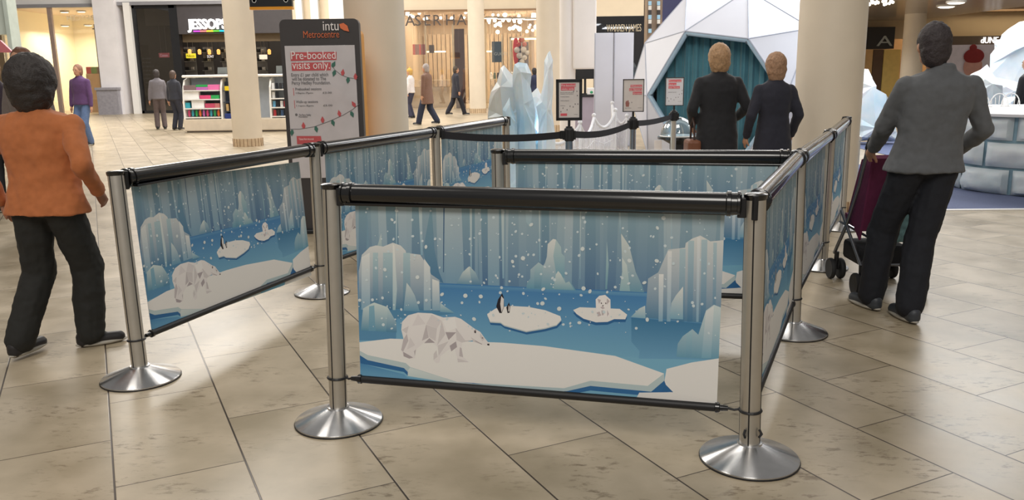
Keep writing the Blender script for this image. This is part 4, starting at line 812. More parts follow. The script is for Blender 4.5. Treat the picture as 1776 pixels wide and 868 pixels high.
# ------------------------------------------------------------------ ice sculptures
def ice_mat(name, a, b, rough=.45):
    m = mat(name, a, rough, 0, .03, 1.6, bump=.35, bscale=9, col2=b, sss=.12); return m
ICEG = ice_mat('painted_ice_grey', (196, 204, 206), (226, 230, 230)); ICEB = ice_mat('painted_ice_blue', (168, 210, 236), (232, 242, 248)); ICEW = ice_mat('painted_ice_white', (208, 228, 240), (250, 250, 250))
def shard(name, outline, Y, ridge, th, mt, lab, grp=None, seed=0, Yr=None):
    """faceted ice block: closed outline, inner ridge pushed forward and back, edges roughened"""
    rr = random.Random(seed); cx = sum(p[0] for p in outline) / len(outline); base = P(cx, 300, Y); o = thing(name, lab, 'ice sculpture', (base.x, Y, 0), 0, grp)
    pts = []
    for i, (x, y) in enumerate(outline):
        x2, y2 = outline[(i + 1) % len(outline)]; n = max(1, int(math.hypot(x2 - x, y2 - y) / 14))
        for k in range(n):
            t = k / n; j = 0 if k == 0 else 1.6; pts.append((x + (x2 - x) * t + rr.uniform(-j, j), y + (y2 - y) * t + rr.uniform(-j, j)))
    W_ = [P(x, y, Y) for x, y in pts]
    for w in W_: w.z = max(w.z, 0.0)
    mb = MB(); mb.m(mt); b = mb.b; mid = [b.verts.new(w) for w in W_]
    for s in (-1, 1):
        ring2 = []
        rg = [P(x, y, Y) for x, y in ridge]
        for r_ in rg: r_.z = max(r_.z, .0)
        inner = []
        for w in W_:
            q = min(rg, key=lambda r_: (r_ - w).length); c = w.lerp(q, .42 + rr.uniform(-.12, .12)); c.y = Y + s * th * (.62 + rr.uniform(-.15, .15)); inner.append(b.verts.new(c))
        rv = [b.verts.new(Vector((r_.x, Y + s * th * (1 + rr.uniform(-.1, .1)), r_.z))) for r_ in rg]
        n = len(W_)
        near = [min(range(len(rg)), key=lambda k: (rg[k] - W_[i]).length) for i in range(n)]
        for i in range(n):
            j = (i + 1) % n; mb._f([mid[i], mid[j], inner[j]]); mb._f([mid[i], inner[j], inner[i]]); mb._f([inner[i], inner[j], rv[near[j]]])
            if near[i] != near[j]: mb._f([inner[i], rv[near[j]], rv[near[i]]])
    return mb.build('ice_block', None, o, False, True) and o
YI = 10.6
shard('ice_sculpture', [(848, 345), (847, 190), (851, 160), (862, 142), (868, 118), (874, 113), (890, 132), (906, 152), (900, 200), (898, 345)], YI, [(868, 150), (872, 200), (872, 320)], .22, ICEG, 'broad pale grey ice shard left of the ice group', seed=1)
shard('ice_sculpture', [(889, 150), (892, 112), (899, 108), (914, 110), (922, 128), (920, 150), (928, 190), (932, 345), (894, 345), (896, 200)], YI - .3, [(903, 125), (908, 180), (912, 320)], .16, ICEB, 'blunt topped ice column between grey shard and tall spike', seed=2)
shard('ice_sculpture', [(927, 345), (934, 210), (930, 185), (941, 155), (944, 106), (950, 92), (954, 88), (959, 105), (960, 140), (957, 190), (962, 225), (964, 345)], YI + .05, [(950, 120), (948, 190), (946, 320)], .14, ICEW, 'tallest pointed white ice spike of the group', seed=3)
shard('ice_sculpture', [(914, 345), (918, 165), (932, 152), (944, 175), (948, 345)], YI + .5, [(930, 180), (930, 320)], .12, ICEW, 'low white ice lump behind the tall spike', seed=4)
shard('ice_sculpture', [(866, 345), (872, 190), (884, 168), (897, 215), (904, 345)], YI - .45, [(884, 200), (884, 320)], .1, ICEB, 'small pale blue ice shard in front of the grey one', seed=5)
shard('ice_sculpture', [(866, 345), (868, 250), (876, 205), (890, 180), (902, 222), (920, 214), (938, 236), (958, 222), (966, 345)], YI + .28, [(885, 230), (912, 270), (940, 300)], .1, ice_mat('painted_ice_sky', (132, 196, 236), (204, 232, 246)), 'sky blue low ice sheet between the grey shard and tall spike', seed=6)
point('ice_glow_lamp', (P(938, 230, YI + .35)), 5, (.6, .85, 1), .1); point('ice_glow_lamp', (P(906, 260, YI + .25)), 3, (.6, .85, 1), .1)
p = G(905, 330); q = MB().box((p.x + .25, 10.6, .02), (1.5, 1.9, .04), bev=.01).build('display_plinth', WHITE); tag(q, 'low white plinth under the ice shards', 'plinth')

# ------------------------------------------------------------------ white netted garland fence
FW = mat('white_fence_rope', (240, 240, 244), .6)
fp = [G(943, 222, .86), G(1012, 201, .86), G(1027, 197, .86), G(1049, 191, .86), G(1052, 180, .95)]
fp = [Vector((.45, 12.0, 0)), Vector((1.02, 12.3, 0)), Vector((1.33, 13.4, 0)), Vector((1.72, 13.8, 0)), Vector((1.85, 15.3, 0)), Vector((1.98, 14.3, 0))]
Hh = [.62, .74, .78, .84, .9, .72]
for i, (a, h) in enumerate(zip(fp, Hh)):
    MBo = thing('fence_post', 'short white fence post with a ball top, number %s from the ice' % ['one', 'two', 'three', 'four', 'five', 'six'][i], 'post', a, 0)
    MB().tube([(0, 0, 0), (0, 0, h)], .022, 10).build('shaft', FW, MBo, True); MB().ell((0, 0, h + .02), .035).build('finial', FW, MBo, True); MB().lathe([(.1, 0), (.1, .012), (.03, .03), (0, .03)], n=20).build('foot', FW, MBo, True)
for i in range(len(fp) - 1):
    a = fp[i] + Vector((0, 0, Hh[i] - .01)); b = fp[i + 1] + Vector((0, 0, Hh[i + 1] - .01)); mid_ = (a + b) / 2
    o = thing('net_fence_panel', 'white netting and garland swag, panel %s from the ice' % ['one', 'two', 'three', 'four', 'five'][i], 'fence', (mid_.x, mid_.y, 0))
    sg_ = .2; pts = [a.lerp(b, t / 14) + Vector((0, 0, -sg_ * 4 * t / 14 * (1 - t / 14))) for t in range(15)]
    MB().tube(pts, .022, 8).build('garland', FW, o, True, True)
    m = MB(); rr = random.Random(i)
    for k in range(26):
        t0, t1 = rr.random(), rr.random() * .3 - .15; t1 = min(1, max(0, t0 + t1)); A0 = a.lerp(b, t0) + Vector((0, 0, -sg_ * 4 * t0 * (1 - t0))); B0 = a.lerp(b, t1); B0.z = .02; m.tube([A0, A0.lerp(B0, .5) + Vector((rr.uniform(-.02, .02), 0, -.02)), B0], .004, 4)
    for z in (.2, .4): m.tube([a.lerp(b, 0) * Vector((1, 1, 0)).x if False else Vector((a.x, a.y, z)), Vector((mid_.x, mid_.y, z - .07)), Vector((b.x, b.y, z))], .005, 4)
    m.build('netting', FW, o, False, True)
    m = MB(); m.prism([Vector((a.x, a.y, .02)), Vector((b.x, b.y, .02)), b.lerp(a, .02) - Vector((0, 0, .05)), mid_ + Vector((0, 0, -sg_ - .05)), a.lerp(b, .02) - Vector((0, 0, .05))], (0, .004, 0)); m.build('tulle', mat('tulle_veil', (240, 240, 246), .8, alpha=.38), o, False, True)

# ------------------------------------------------------------------ white folding screens and reception booth
SCR = mat('white_screen_fabric', (224, 226, 238), .6, 0, .03, 2)
for i, (a, b) in enumerate(((1030.5, 1063), (1064, 1098))):
    YS = 17.0; x0, x1 = P(a, 130, YS).x, P(b, 130, YS).x; z1 = P(1060, 57, YS).z
    o = thing('privacy_screen', ('left', 'right')[i] + ' tall white fabric screen beside the dome', 'screen', ((x0 + x1) / 2, YS, 0), 0)
    MB().box((0, 0, z1 / 2 + .01), (x1 - x0, .04, z1 - .02), bev=.008).build('fabric_panel', SCR, o)
    MB().tube([(-(x1 - x0) / 2 + .012, -.024, .02), (-(x1 - x0) / 2 + .012, -.024, z1)], .008, 8).build('frame_edge', mat('screen_frame_grey', (176, 178, 190), .4), o); MB().box((0, 0, .01), (.3, .4, .02), bev=.004).build('foot', mat('screen_frame_grey', (176, 178, 190)), o)
    MB().box(((x1 - x0) / 2 - .03, 0, z1 + .015), (.03, .03, .03)).build('clip', BLACKM, o)
YBt = 17.6
b_ = thing('reception_booth', 'tall white rounded booth with an open counter left of the screens', 'booth', (P(1000, 130, YBt).x, YBt, 0))
bw = mat('booth_white', (246, 240, 236), .45, 0, .02, 3)
m = MB(); xl = P(972, 130, YBt).x; xm = P(999, 130, YBt).x; xr = P(1034, 130, YBt).x
m.lathe([(abs(xm - xl) / 2 * 1.02, 0), (abs(xm - xl) / 2 * 1.02, 7)], ((xl + xm) / 2, YBt + .2, 0), 40); m.build('round_pier', bw, b_, True, True)
m = MB(); z0 = P(1015, 120, YBt).z; m.box(((xm + xr) / 2 - .03, YBt + .2, (z0 + 7) / 2), (xr - xm + .06, .4, 7 - z0), bev=.03); m.build('header_panel', bw, b_, False, True)
dk = thing('reception_desk', 'mauve grey desk with a black top under the white booth header', 'desk', ((xm + xr) / 2 + .1, YBt + .9, 0))
zt_ = P(1015, 168, YBt + .5).z; MB().box((0, 0, zt_ / 2), (1.0, .5, zt_), bev=.02).build('body', mat('mauve_grey_desk', (172, 162, 176), .5), dk); MB().box((0, -.02, zt_ + .02), (1.04, .56, .04), bev=.008).build('desk_top', BLACKM, dk)
mo = thing('monitor', 'black flat monitor on the reception desk', 'monitor', (P(1015, 130, YBt + .85).x, YBt + .85, zt_ + .04))
MB().box((0, 0, .012), (.22, .2, .024), bev=.005).box((0, .03, .2), (.05, .03, .4)).build('stand', BLACKM, mo); MB().box((0, 0, .5), (.42, .04, .34), bev=.01).build('screen_housing', BLACKM, mo)
q = MB().box((0, 0, .07), (.3, .2, .14), bev=.01).build('paper_stack', WHITE); q.location = (P(1020, 150, YBt + .8).x + .12, YBt + .72, zt_ + .04); tag(q, 'stack of white paper under the black monitor on the desk', 'paper')
q = MB().ell((0, 0, .05), (.06, .05, .05)).lathe([(.04, .05), (.03, .12), (0, .13)], n=12).build('hand_sanitiser', mat('green_bottle', (50, 160, 110), .3)); q.location = (P(1026, 165, YBt + .6).x, YBt + .66, zt_ + .04); tag(q, 'small green bottle at the front of the reception desk', 'bottle')

# ------------------------------------------------------------------ geodesic dome tent
DC = Vector((4.179, 15.391, 1.067)); DR = 1.993
bm_ = bmesh.new(); bmesh.ops.create_icosphere(bm_, subdivisions=2, radius=1)
ref = [v.co for v in bm_.verts if len(v.link_edges) == 5 and .3 < v.co.z < .6][0]
bm_.transform(Matrix.Rotation(math.atan2(-1.751, -.379) - math.atan2(ref.y, ref.x), 4, 'Z'))
tgt = Vector((-.487, -.873, 0)).normalized(); hx = Vector((.873, -.487, 0)).normalized()
dm = thing('dome_tent', 'big white faceted dome tent with a teal curtained doorway', 'tent', (DC.x, DC.y, 0))
door = min(bm_.verts, key=lambda v: (v.co - tgt).length); door_ring = [e.other_vert(door) for e in door.link_edges]
dn = door.co.copy()
def aord(v): w = v.co - dn * v.co.dot(dn); return math.atan2(w.dot(hx), w.z)
ringco = [DC + v.co * DR for v in sorted(door_ring, key=aord)]
seams = [(DC + e.verts[0].co * DR, DC + e.verts[1].co * DR) for e in bm_.edges if door not in e.verts]
nodes = [DC + v.co * DR for v in bm_.verts if v is not door]
bmesh.ops.delete(bm_, geom=[door], context='VERTS')
for v in bm_.verts: v.co = DC + v.co * DR
bmesh.ops.bisect_plane(bm_, geom=bm_.verts[:] + bm_.edges[:] + bm_.faces[:], plane_co=(0, 0, 0.005), plane_no=(0, 0, -1), clear_outer=True)
bm_.transform(Matrix.Translation(-Vector((DC.x, DC.y, 0)))); me = bpy.data.meshes.new('canopy'); bmesh.ops.recalc_face_normals(bm_, faces=bm_.faces); bm_.to_mesh(me); bm_.free()
TENT = mat('tent_white_vinyl', (238, 240, 250), .45, 0, .02, 1.5); me.materials.append(TENT); co = bpy.data.objects.new('canopy', me); scene.collection.objects.link(co); co.parent = dm; sl = co.modifiers.new('s', 'SOLIDIFY'); sl.thickness = .03; sl.offset = -1
m = MB(); ms = mat('seam_grey', (196, 202, 218), .5)
for a, b in seams:
    if a.z < 0.01 and b.z < .01: continue
    if a.z < .01 or b.z < .01:
        lo, hi = (a, b) if a.z < b.z else (b, a); t = (.012 - lo.z) / (hi.z - lo.z); lo = lo.lerp(hi, t); a, b = lo, hi
    m.tube([a, b], .011, 6)
m.build('seams', ms, dm, False, True)
m = MB(); PO = mat('blue_grey_door_frame', (176, 204, 226), .4)
n = len(ringco)
for i in range(n):
    a, b = ringco[i], ringco[(i + 1) % n]
    a = DC + (a - DC) * .975; b = DC + (b - DC) * .975
    if a.z < .05 and b.z < .05: continue
    if a.z < .05 or b.z < .05: lo, hi = (a, b) if a.z < b.z else (b, a); lo = lo.lerp(hi, (.05 - lo.z) / (hi.z - lo.z)); a, b = lo, hi
    m.tube([a, b], .045, 10)
m.build('door_frame', PO, dm, True, True)
m = MB()
for r_ in ringco:
    if r_.z > 0.1: m.ell(DC + (r_ - DC) * .965, .06, nu=10, nv=8)
m.build('frame_node', mat('steel_node', (110, 126, 142), .3, .6), dm, True, True)
# curtain just inside the door: waved teal cloth
m = MB(); nx = 100; prev = None; nrm2 = tgt
for i in range(nx + 1):
    s_ = -1.15 + 2.3 * i / nx; wv = .035 * math.sin(i * .9) + .015 * math.sin(i * 2.3); dd_ = DR * .62 if True else 0
    z_hi = min(2.28, 1.067 + math.sqrt(max(.05, 1.45 - s_ * s_)))
    col_ = [m.b.verts.new(Vector((DC.x, DC.y, 0)) + hx * s_ + tgt * (dd_ + wv) + Vector((0, 0, zz))) for zz in (.03, .8, 1.6, z_hi)]
    if prev:
        for k_ in range(3): m._f([prev[k_], col_[k_], col_[k_ + 1], prev[k_ + 1]])
    prev = col_
cq = m.build('curtain', mat('teal_curtain', (84, 140, 156), .85, 0, .08, 6, sheen=.3), dm, True, True)
so = cq.modifiers.new('s', 'SOLIDIFY'); so.thickness = .006

# ------------------------------------------------------------------ clear dome on a black stand
yc = 11.6; zc = P(1177, 237, yc).z; xc = P(1177, 237, yc).x
o = thing('clear_dome_case', 'clear plastic dome case on a black stand behind the furthest belt post', 'display case', (xc, yc, 0)); r = .25
MB().lathe([(.17, 0), (.17, .03), (.11, .04), (.12, zc - .1), (.24, zc - .03), (0, zc - .03)], n=32).build('stand', BLACKM, o, True); MB().lathe([(.29, zc - .03), (.29, zc), (.26, zc), (0, zc)], n=40).build('tray', BLACK, o, True)
m = MB(); m.lathe([(r * math.cos(R(a)), zc + .003 + r * 1.08 * math.sin(R(a))) for a in range(0, 91, 6)], n=40); m.build('dome_cover', glass_mat('clear_acrylic', (225, 240, 248), .22, .03), o, True)
m = MB(); m.lathe([(r + .004, zc), (r + .012, zc + .01), (r + .004, zc + .02)], n=40); m.build('rim', mat('white_paint', (238, 236, 233)), o, True)
MB().box((-.3, -.1, zc - .14), (.1, .02, .2)).build('notice', PAPER, o)

# ------------------------------------------------------------------ far right: grotto wall, carpet, ice hills
q = MB().prism([(3.16, 8.725, 0), (12, 8.465, 0), (12, 17, 0), (6.6, 17, 0), (6.4, 13.0, 0), (3.15, 12.9, 0)], (0, 0, .008)).build('event_carpet', mat('dusty_blue_carpet', (92, 102, 134), .9, 0, .08, 60, bump=.2, bscale=300)); tag(q, 'dusty blue event carpet under the ice block wall', 'carpet')
q = MB().prism([(3.12, 8.66, 0), (12, 8.40, 0), (12, 8.46, 0), (3.15, 8.72, 0)], (0, 0, .011)).build('carpet_edging', WHITE); tag(q, 'white edging strip along the near side of the blue carpet', 'strip')
iw = thing('ice_block_wall', 'curved igloo style wall of rough ice blocks with a white top', 'wall', (6.55, 10.25, 0)); Rw = 1.12; HW = .93
MB().lathe([(Rw - .12, 0), (Rw - .1, HW - .02)], n=64).build('mortar_core', mat('blue_grey_mortar', (134, 166, 184), .7, 0, .15, 8), iw, True)
BLK = ice_mat('painted_ice_block', (176, 190, 198), (222, 228, 232), .5)
for cz in range(3):
    nb = 10; h = HW / 3
    for k_ in range(nb):
        a0 = 2 * math.pi * (k_ + (.5 if cz % 2 else 0) + .12) / nb; a1 = a0 + 2 * math.pi / nb; gap = .022; NA, NZ = 14, 8; m = MB(); m.m(BLK); grid = []
        for i in range(NA + 1):
            row = []
            for j in range(NZ + 1):
                u, v = i / NA, j / NZ; a = a0 + gap / Rw + (a1 - a0 - 2 * gap / Rw) * u; z = cz * h + .014 + (h - .028) * v
                e_ = min(u, 1 - u, .12) / .12 * min(v, 1 - v, .2) / .2; bulge = .075 * (e_ ** .45)
                nzv = noise.noise(Vector((a * 4, z * 7, cz * 3 + k_ * 7))) * .05 + abs(noise.noise(Vector((a * 9 + z * 8, z * 5, k_)))) * .03
                rr_ = Rw - .09 + bulge + nzv * min(1, e_ * 1.5); row.append(m.b.verts.new((rr_ * math.cos(a), rr_ * math.sin(a), z)))
            grid.append(row)
        for i in range(NA):
            for j in range(NZ): m._f([grid[i][j], grid[i + 1][j], grid[i + 1][j + 1], grid[i][j + 1]])
        bq = m.build('ice_block', None, iw, True)
m = MB(); m.lathe([(Rw - .08, HW - .03), (Rw + .02, HW - .02), (Rw + .035, HW + .01), (Rw - .02, HW + .04), (0, HW + .045)], n=64); cq = m.build('cap', mat('snow_white_top', (244, 245, 248), .6, 0, .02, 4, bump=.3, bscale=14), iw, True)
ICEX = ice_mat('bright_ice', (206, 232, 246), (252, 253, 254))
shard('ice_hill', [(1655, 235), (1662, 185), (1685, 128), (1712, 112), (1735, 150), (1745, 235)], 12.6, [(1700, 145), (1700, 215)], .35, ICEX, 'small rounded ice hill behind the ice block wall', seed=11)
shard('ice_hill', [(1700, 235), (1712, 150), (1722, 110), (1735, 68), (1752, 62), (1768, 38), (1790, 34), (1815, 80), (1840, 235)], 13.8, [(1762, 75), (1765, 150), (1768, 220)], .5, ICEX, 'tall ice peak at the right edge above the block wall', seed=12)
shard('ice_hill', [(1476, 245), (1480, 140), (1490, 119), (1506, 120), (1520, 160), (1540, 170), (1560, 245)], 16.5, [(1498, 150), (1505, 220)], .4, ICEX, 'pale ice hill seen between near column and jacket sleeve', seed=13)
shard('ice_hill', [(1590, 270), (1600, 160), (1625, 120), (1650, 150), (1672, 200), (1680, 270)], 15.0, [(1630, 150), (1632, 250)], .4, ICEX, 'pale ice hill behind the grey jacket man on his right', seed=14)
area('stage_light', (7.6, 12.6, 4.4), 2.2, 200, (.93, .97, 1)); area('stage_light', (5.0, 15, 4.5), 2.0, 90, (.95, .97, 1))
# white wire chairs on the wall top
for i, px in enumerate((1700, 1732, 1752)):
    p = P(px, 186, 10.6 + .1 * i); o = thing('wire_ornament', 'white wire scroll ornament on the ice wall top, ' + ('left', 'middle', 'right')[i] + ' of three', 'ornament', (p.x, p.y, HW + .04)); m = MB()
    for s_ in (-1, 1): m.tube([(s_ * .12 * math.cos(t_ / 10 * 3.1), 0, .17 * math.sin(t_ / 10 * 3.1) * (1 - .0 * t_)) for t_ in range(11)], .006, 6)
    for k_ in range(-2, 3): m.tube([(k_ * .045, 0, 0), (k_ * .05, 0, .15 - abs(k_) * .03)], .004, 5)
    m.tube([(-.14, 0, .003), (.14, 0, .003)], .006, 6); m.build('wirework', WHITE, o, True)
# slim white rope post behind the pushchair
g = Vector((3.18, 7.95, 0)); g = P(1478, 400, 9.0); g.z = 0
o = thing('rope_post', 'slim silver rope post with a ball top beside the pushchair', 'post', (g.x, g.y, 0.011)); zt3 = P(1484, 243, g.y).z
MB().tube([(0, 0, 0), (0, 0, zt3 - .02)], .02, 14).build('pole', mat('pale_silver', (214, 214, 214), .35, .5), o, True); MB().ell((0, 0, zt3), .034).build('ball_top', mat('pale_silver', (214, 214, 214)), o, True); MB().lathe([(.15, 0), (.15, .01), (.03, .02), (0, .02)], n=32).build('foot', mat('pale_silver', (214, 214, 214)), o, True)

# ------------------------------------------------------------------ people
SKIN = mat('skin_tan', (196, 148, 120), .55, 0, .04, 8, sss=.1); SKIN2 = mat('skin_brown', (150, 104, 80), .55, 0, .04, 8, sss=.1)
def ik(a, b, l1, l2, pole):
    a, b = Vector(a), Vector(b); d = b - a; L = min(d.length, (l1 + l2) * .999); n = d.normalized(); x = (l1 * l1 - l2 * l2 + L * L) / (2 * L); h = math.sqrt(max(0, l1 * l1 - x * x)); p = Vector(pole); p = (p - n * p.dot(n)).normalized(); return a + n * x + p * h, a + n * L
def person(lab, x, y, H, rz, feet=((-.1, 0, 0), (.1, 0, 0)), hands=None, top=((90, 90, 90),), trousers=(30, 32, 38), shoes=(30, 30, 32), hair=(50, 36, 30), hairlen=0, bushy=0, skin=SKIN, vs=.014, topz=.88, coat=0, lean=0, leanf=0, bun=0, grp=None, wide=1.0, wr=.012, hat=None, toes=(0, 0), nohands=False, z=0, headx=0):
    s = H / 1.72; o = thing('person', lab, 'person', (x, y, z), rz, grp); S = lambda *v: Vector(v) * s
    sh = lambda v: Vector((v[0] + lean * max(0, v[2] - .9), v[1] + leanf * max(0, v[2] - .9), v[2]))
    hips = [Vector((-.082 * wide ** .7, 0, .9)), Vector((.082 * wide ** .7, 0, .9))]; shs = [sh((-.168 * wide, 0, 1.395)), sh((.168 * wide, 0, 1.395))]
    neck = sh((0, -.01, 1.43)); head = sh((0, .03, 1.60)) + Vector((headx, 0, 0))
    hands = hands or ((-.25, .04, .82), (.25, .04, .82)); legs = []; arms = []
    for i in (0, 1):
        f_ = feet[i]; ank = Vector((f_[0], f_[1], .085 + f_[2])); kn, ank = ik(hips[i], ank, .43, .42, (0, 1, 0)); legs.append((hips[i], kn, ank))
        el, wr_ = ik(shs[i], hands[i], .29, .26, ((-1 if i == 0 else 1) * .4, -.6, -.6)); arms.append((shs[i], el, wr_))
    hd_ = [(0, 0, 0)]
    # ---- body: one fused skin
    m = MB(); E = lambda c, r, **k_: m.ell(Vector(c) * s, tuple(v * s for v in r), **k_); C = lambda a, b, ra, rb: m.cap(Vector(a) * s, Vector(b) * s, ra * s, rb * s)
    E((0, 0, .96), (.13 * wide, .09, .11)); E(sh((0, 0, 1.1)), (.12 * wide, .085, .15)); E(sh((0, 0, 1.27)), (.145 * wide, .095, .14)); C(shs[0] - Vector((0, 0, .02)), shs[1] - Vector((0, 0, .02)), .038, .038); C(neck - Vector((0, 0, .03)), head - Vector((0, .02, .06)), .055, .05)
    E(head + Vector((0, 0, .012)), (.076, .095, .105)); E(head + Vector((0, .028, -.062)), (.05, .058, .05)); C(head + Vector((0, .09, .01)), head + Vector((0, .108, -.025)), .008, .014)
    for sg_ in (-1, 1): E(head + Vector((sg_ * .077, -.005, -.005)), (.012, .022, .032)); E(head + Vector((sg_ * .03, .082, .022)), (.02, .012, .008))
    E(head + Vector((0, .088, -.055)), (.024, .01, .01))
    for i, (h_, k_, a_) in enumerate(legs):
        C(h_, k_, .08, .052); C(k_, a_, .052, .035); t_ = toes[i]; fd = Vector((math.sin(t_), math.cos(t_), 0)); C(a_ - fd * .03 - Vector((0, 0, .045)), a_ + fd * .14 - Vector((0, 0, .055)), .032, .028)
    for i, (s_, e_, w_) in enumerate(arms):
        C(s_ - Vector((0, 0, .03)), e_, .04, .036); C(e_, w_, .034, .026)
        dr = (w_ - e_).normalized(); side_ = dr.cross(Vector((0, 1, 0))).normalized() * (1 if i else -1); pn = dr.cross(side_).normalized()
        if not nohands:
            C(w_, w_ + dr * .07, .026, .03)
            for q_ in range(4):
                bs = w_ + dr * .085 + pn * (-.026 + .0175 * q_); ln = (.034, .04, .037, .028)[q_]; k1 = bs + dr * ln; k2 = k1 + (dr * .7 - side_ * .7).normalized() * ln * .8; C(bs - dr * .02, k1, .0095, .009); C(k1, k2, .009, .008)
            tb = w_ + dr * .03 + pn * -.03; C(tb, tb + (dr * .7 - pn * .5 - side_ * .3).normalized() * .06, .012, .01)
    body = voxel(m, 'body', skin, o, vs, 1)
    em = mat('eye_dark', (40, 32, 30), .2)
    for sg_ in (-1, 1): MB().ell((head + Vector((sg_ * .03, .088, .016))) * s, .009 * s, nu=8, nv=6).build('eye', em, o, True)
    MB().ell((head + Vector((0, .096, -.055))) * s, (.022 * s, .006 * s, .005 * s), nu=8, nv=6).build('mouth', mat('lips', (160, 96, 88), .5), o, True)
    # ---- trousers
    m = MB(); E((0, 0, .93), (.155 * wide, .112, .11)); lw = wide ** .7
    for i, (h_, k_, a_) in enumerate(legs): C(h_ + Vector((0, -.01, 0)), k_, .09 * lw, .078 * lw); C(k_, a_.lerp(k_, .02), .08 * lw, .07 * lw)
    voxel(m, 'trousers', mat('trousers_%d_%d_%d' % tuple(trousers), trousers, .85, 0, .08, 30), o, vs, 2, wr)
    # ---- top
    m = MB(); hw_ = .17 * wide; fl = .028 if coat else .012
    rings_ = [(topz, hw_ + fl, .128 + fl)] + ([(topz + (1.0 - topz) * .5, hw_ + fl * .6, .125 + fl * .6)] if topz < .8 else []) + [(1.0, hw_, .122), (1.1, .155 * wide, .115), (1.2, .165 * wide, .122), (1.3, .178 * wide, .126), (1.38, .176 * wide, .112), (1.43, .14 * wide, .092), (1.462, .085, .072), (1.50, .062, .06)]
    m.loft([(sh((0, 0, z_)) * s, rx * s, ry * s) for z_, rx, ry in rings_])
    for i, (s_, e_, w_) in enumerate(arms): q0_ = s_ + Vector((.008 if i == 0 else -.008, 0, -.026)); C(q0_, e_, .064, .056); C(e_, w_.lerp(e_, .05), .057, .042)
    tc_ = top[0]; voxel(m, 'coat' if coat else 'jumper', mat('top_%d_%d_%d' % tuple(tc_), tc_, .85, 0, .07, 26, sheen=.1), o, vs, 5, wr * 1.5, .11)
    # ---- shoes
    sm_ = mat('shoe_%d_%d_%d' % tuple(shoes), shoes, .5); so_ = mat('shoe_sole', (176, 170, 158), .6)
    for i, (h_, k_, a_) in enumerate(legs):
        t_ = toes[i]; fd = Vector((math.sin(t_), math.cos(t_), 0)); zf = a_.z - .085; m = MB(); c0 = a_ - fd * .045; c0.z = zf + .04; c1 = a_ + fd * .16; c1.z = zf + .034
        m.cap(c0 * s, c1 * s, .042 * s, .036 * s).cap(c0 * s + Vector((0, 0, .02)), (a_ * .7 + c1 * .3) * s, .042 * s, .036 * s).ell((a_ - fd * .01) * s, (.046 * s, .05 * s, .045 * s)); sho = voxel(m, 'shoe', sm_, o, min(vs, .01), 1)
        m = MB(); rot_ = Matrix.Rotation(-t_, 3, 'Z'); mc = (c0 + c1) / 2; mc.z = zf + .017; m.ell(mc * s, (.046 * s, .15 * s, .02 * s), rot_); m.build('sole', so_, o, True)
    # ---- hair
    hm = mat('hair_%d_%d_%d' % tuple(hair), hair, .6, 0, .25, 60, bump=.5, bscale=120)
    m = MB(); g_ = .012 + bushy; E(head + Vector((0, -.022 - bushy * .3, .03)), (.08 + g_, .088 + g_, .1 + g_)); E(head + Vector((0, -.045, -.02)), (.074 + g_, .06 + g_, .1 + g_))
    if hairlen:
        for k_ in range(5): t_ = k_ / 4; E(head + Vector((0, -.055, -.03 - hairlen * t_)), (.08 + g_ - .02 * t_, .04 + g_ * .6, .07))
    if bun: E(head + Vector((0, -.06, .13)), (.05, .05, .045))
    voxel(m, 'hair', hm, o, min(vs, .012), 2, .014, .03)
    if hat: m = MB(); E(head + Vector((0, -.012, .055)), (.095, .11, .085)); E(head + Vector((0, -.012, .15)), (.035, .035, .035)); voxel(m, 'hat', mat('hat_%d_%d_%d' % tuple(hat), hat, .9), o, .012, 1)
    return o
# foreground walker in the orange jumper
person('person in a loose burnt orange jumper and black trousers walking away at the left', -2.48, 4.42, 1.56, -.12, feet=((-.19, -.14, .02), (.09, .12, 0)), hands=((-.30, .02, .92), (.29, .06, .98)),
       top=((180, 106, 60),), trousers=(34, 34, 32), shoes=(36, 34, 36), hair=(44, 38, 36), bushy=.045, hairlen=.05, skin=SKIN2, vs=.0085, wide=1.3, topz=.86, toes=(.1, .9), wr=.02, coat=1)
# man in grey jacket
person('person in a dark grey jacket and black trousers pushing a pushchair at the right', 2.43, 4.90, 1.715, .0, feet=((-.19, .14, .0), (-.08, -.14, 0)), hands=((-.16, .34, .99), (.31, .22, .98)),
       top=((92, 94, 97),), trousers=(22, 24, 32), shoes=(58, 62, 68), hair=(52, 44, 46), vs=.0085, wide=1.2, topz=.88, lean=.09, headx=-.06, toes=(-.25, -.1), wr=.016, coat=1)
# couple at the dome
person('person with fair hair in a long black coat facing the dome', 2.05, 8.35, 1.70, .05, hands=((-.21, .14, .95), (.22, .16, 1.0)), top=((34, 34, 38),), trousers=(30, 30, 34), hair=(176, 140, 104), bushy=.02, hairlen=.05, vs=.011, wide=1.15, topz=.6, coat=1)
person('person with fair hair in a navy coat, right of the long black coat', 2.53, 8.1, 1.61, .1, hands=((-.24, .1, .9), (.24, .1, .9)), top=((40, 40, 52),), trousers=(26, 28, 40), hair=(164, 128, 100), bushy=.015, hairlen=.06, vs=.011, wide=1.0, topz=.72, coat=1)
bgx = thing('handbag', 'brown leather handbag hanging beside the long black coat', 'bag', (1.80, 8.3, .55)); MB().box((0, 0, .13), (.13, .26, .26), bev=.03).build('body', mat('brown_leather', (122, 74, 50), .5, bump=.3), bgx); MB().tube([(0, -.09, .25), (0, -.07, .4), (0, 0, .47), (0, .07, .4), (0, .09, .25)], .01, 8).build('strap', mat('dark_leather', (60, 38, 30), .5), bgx)
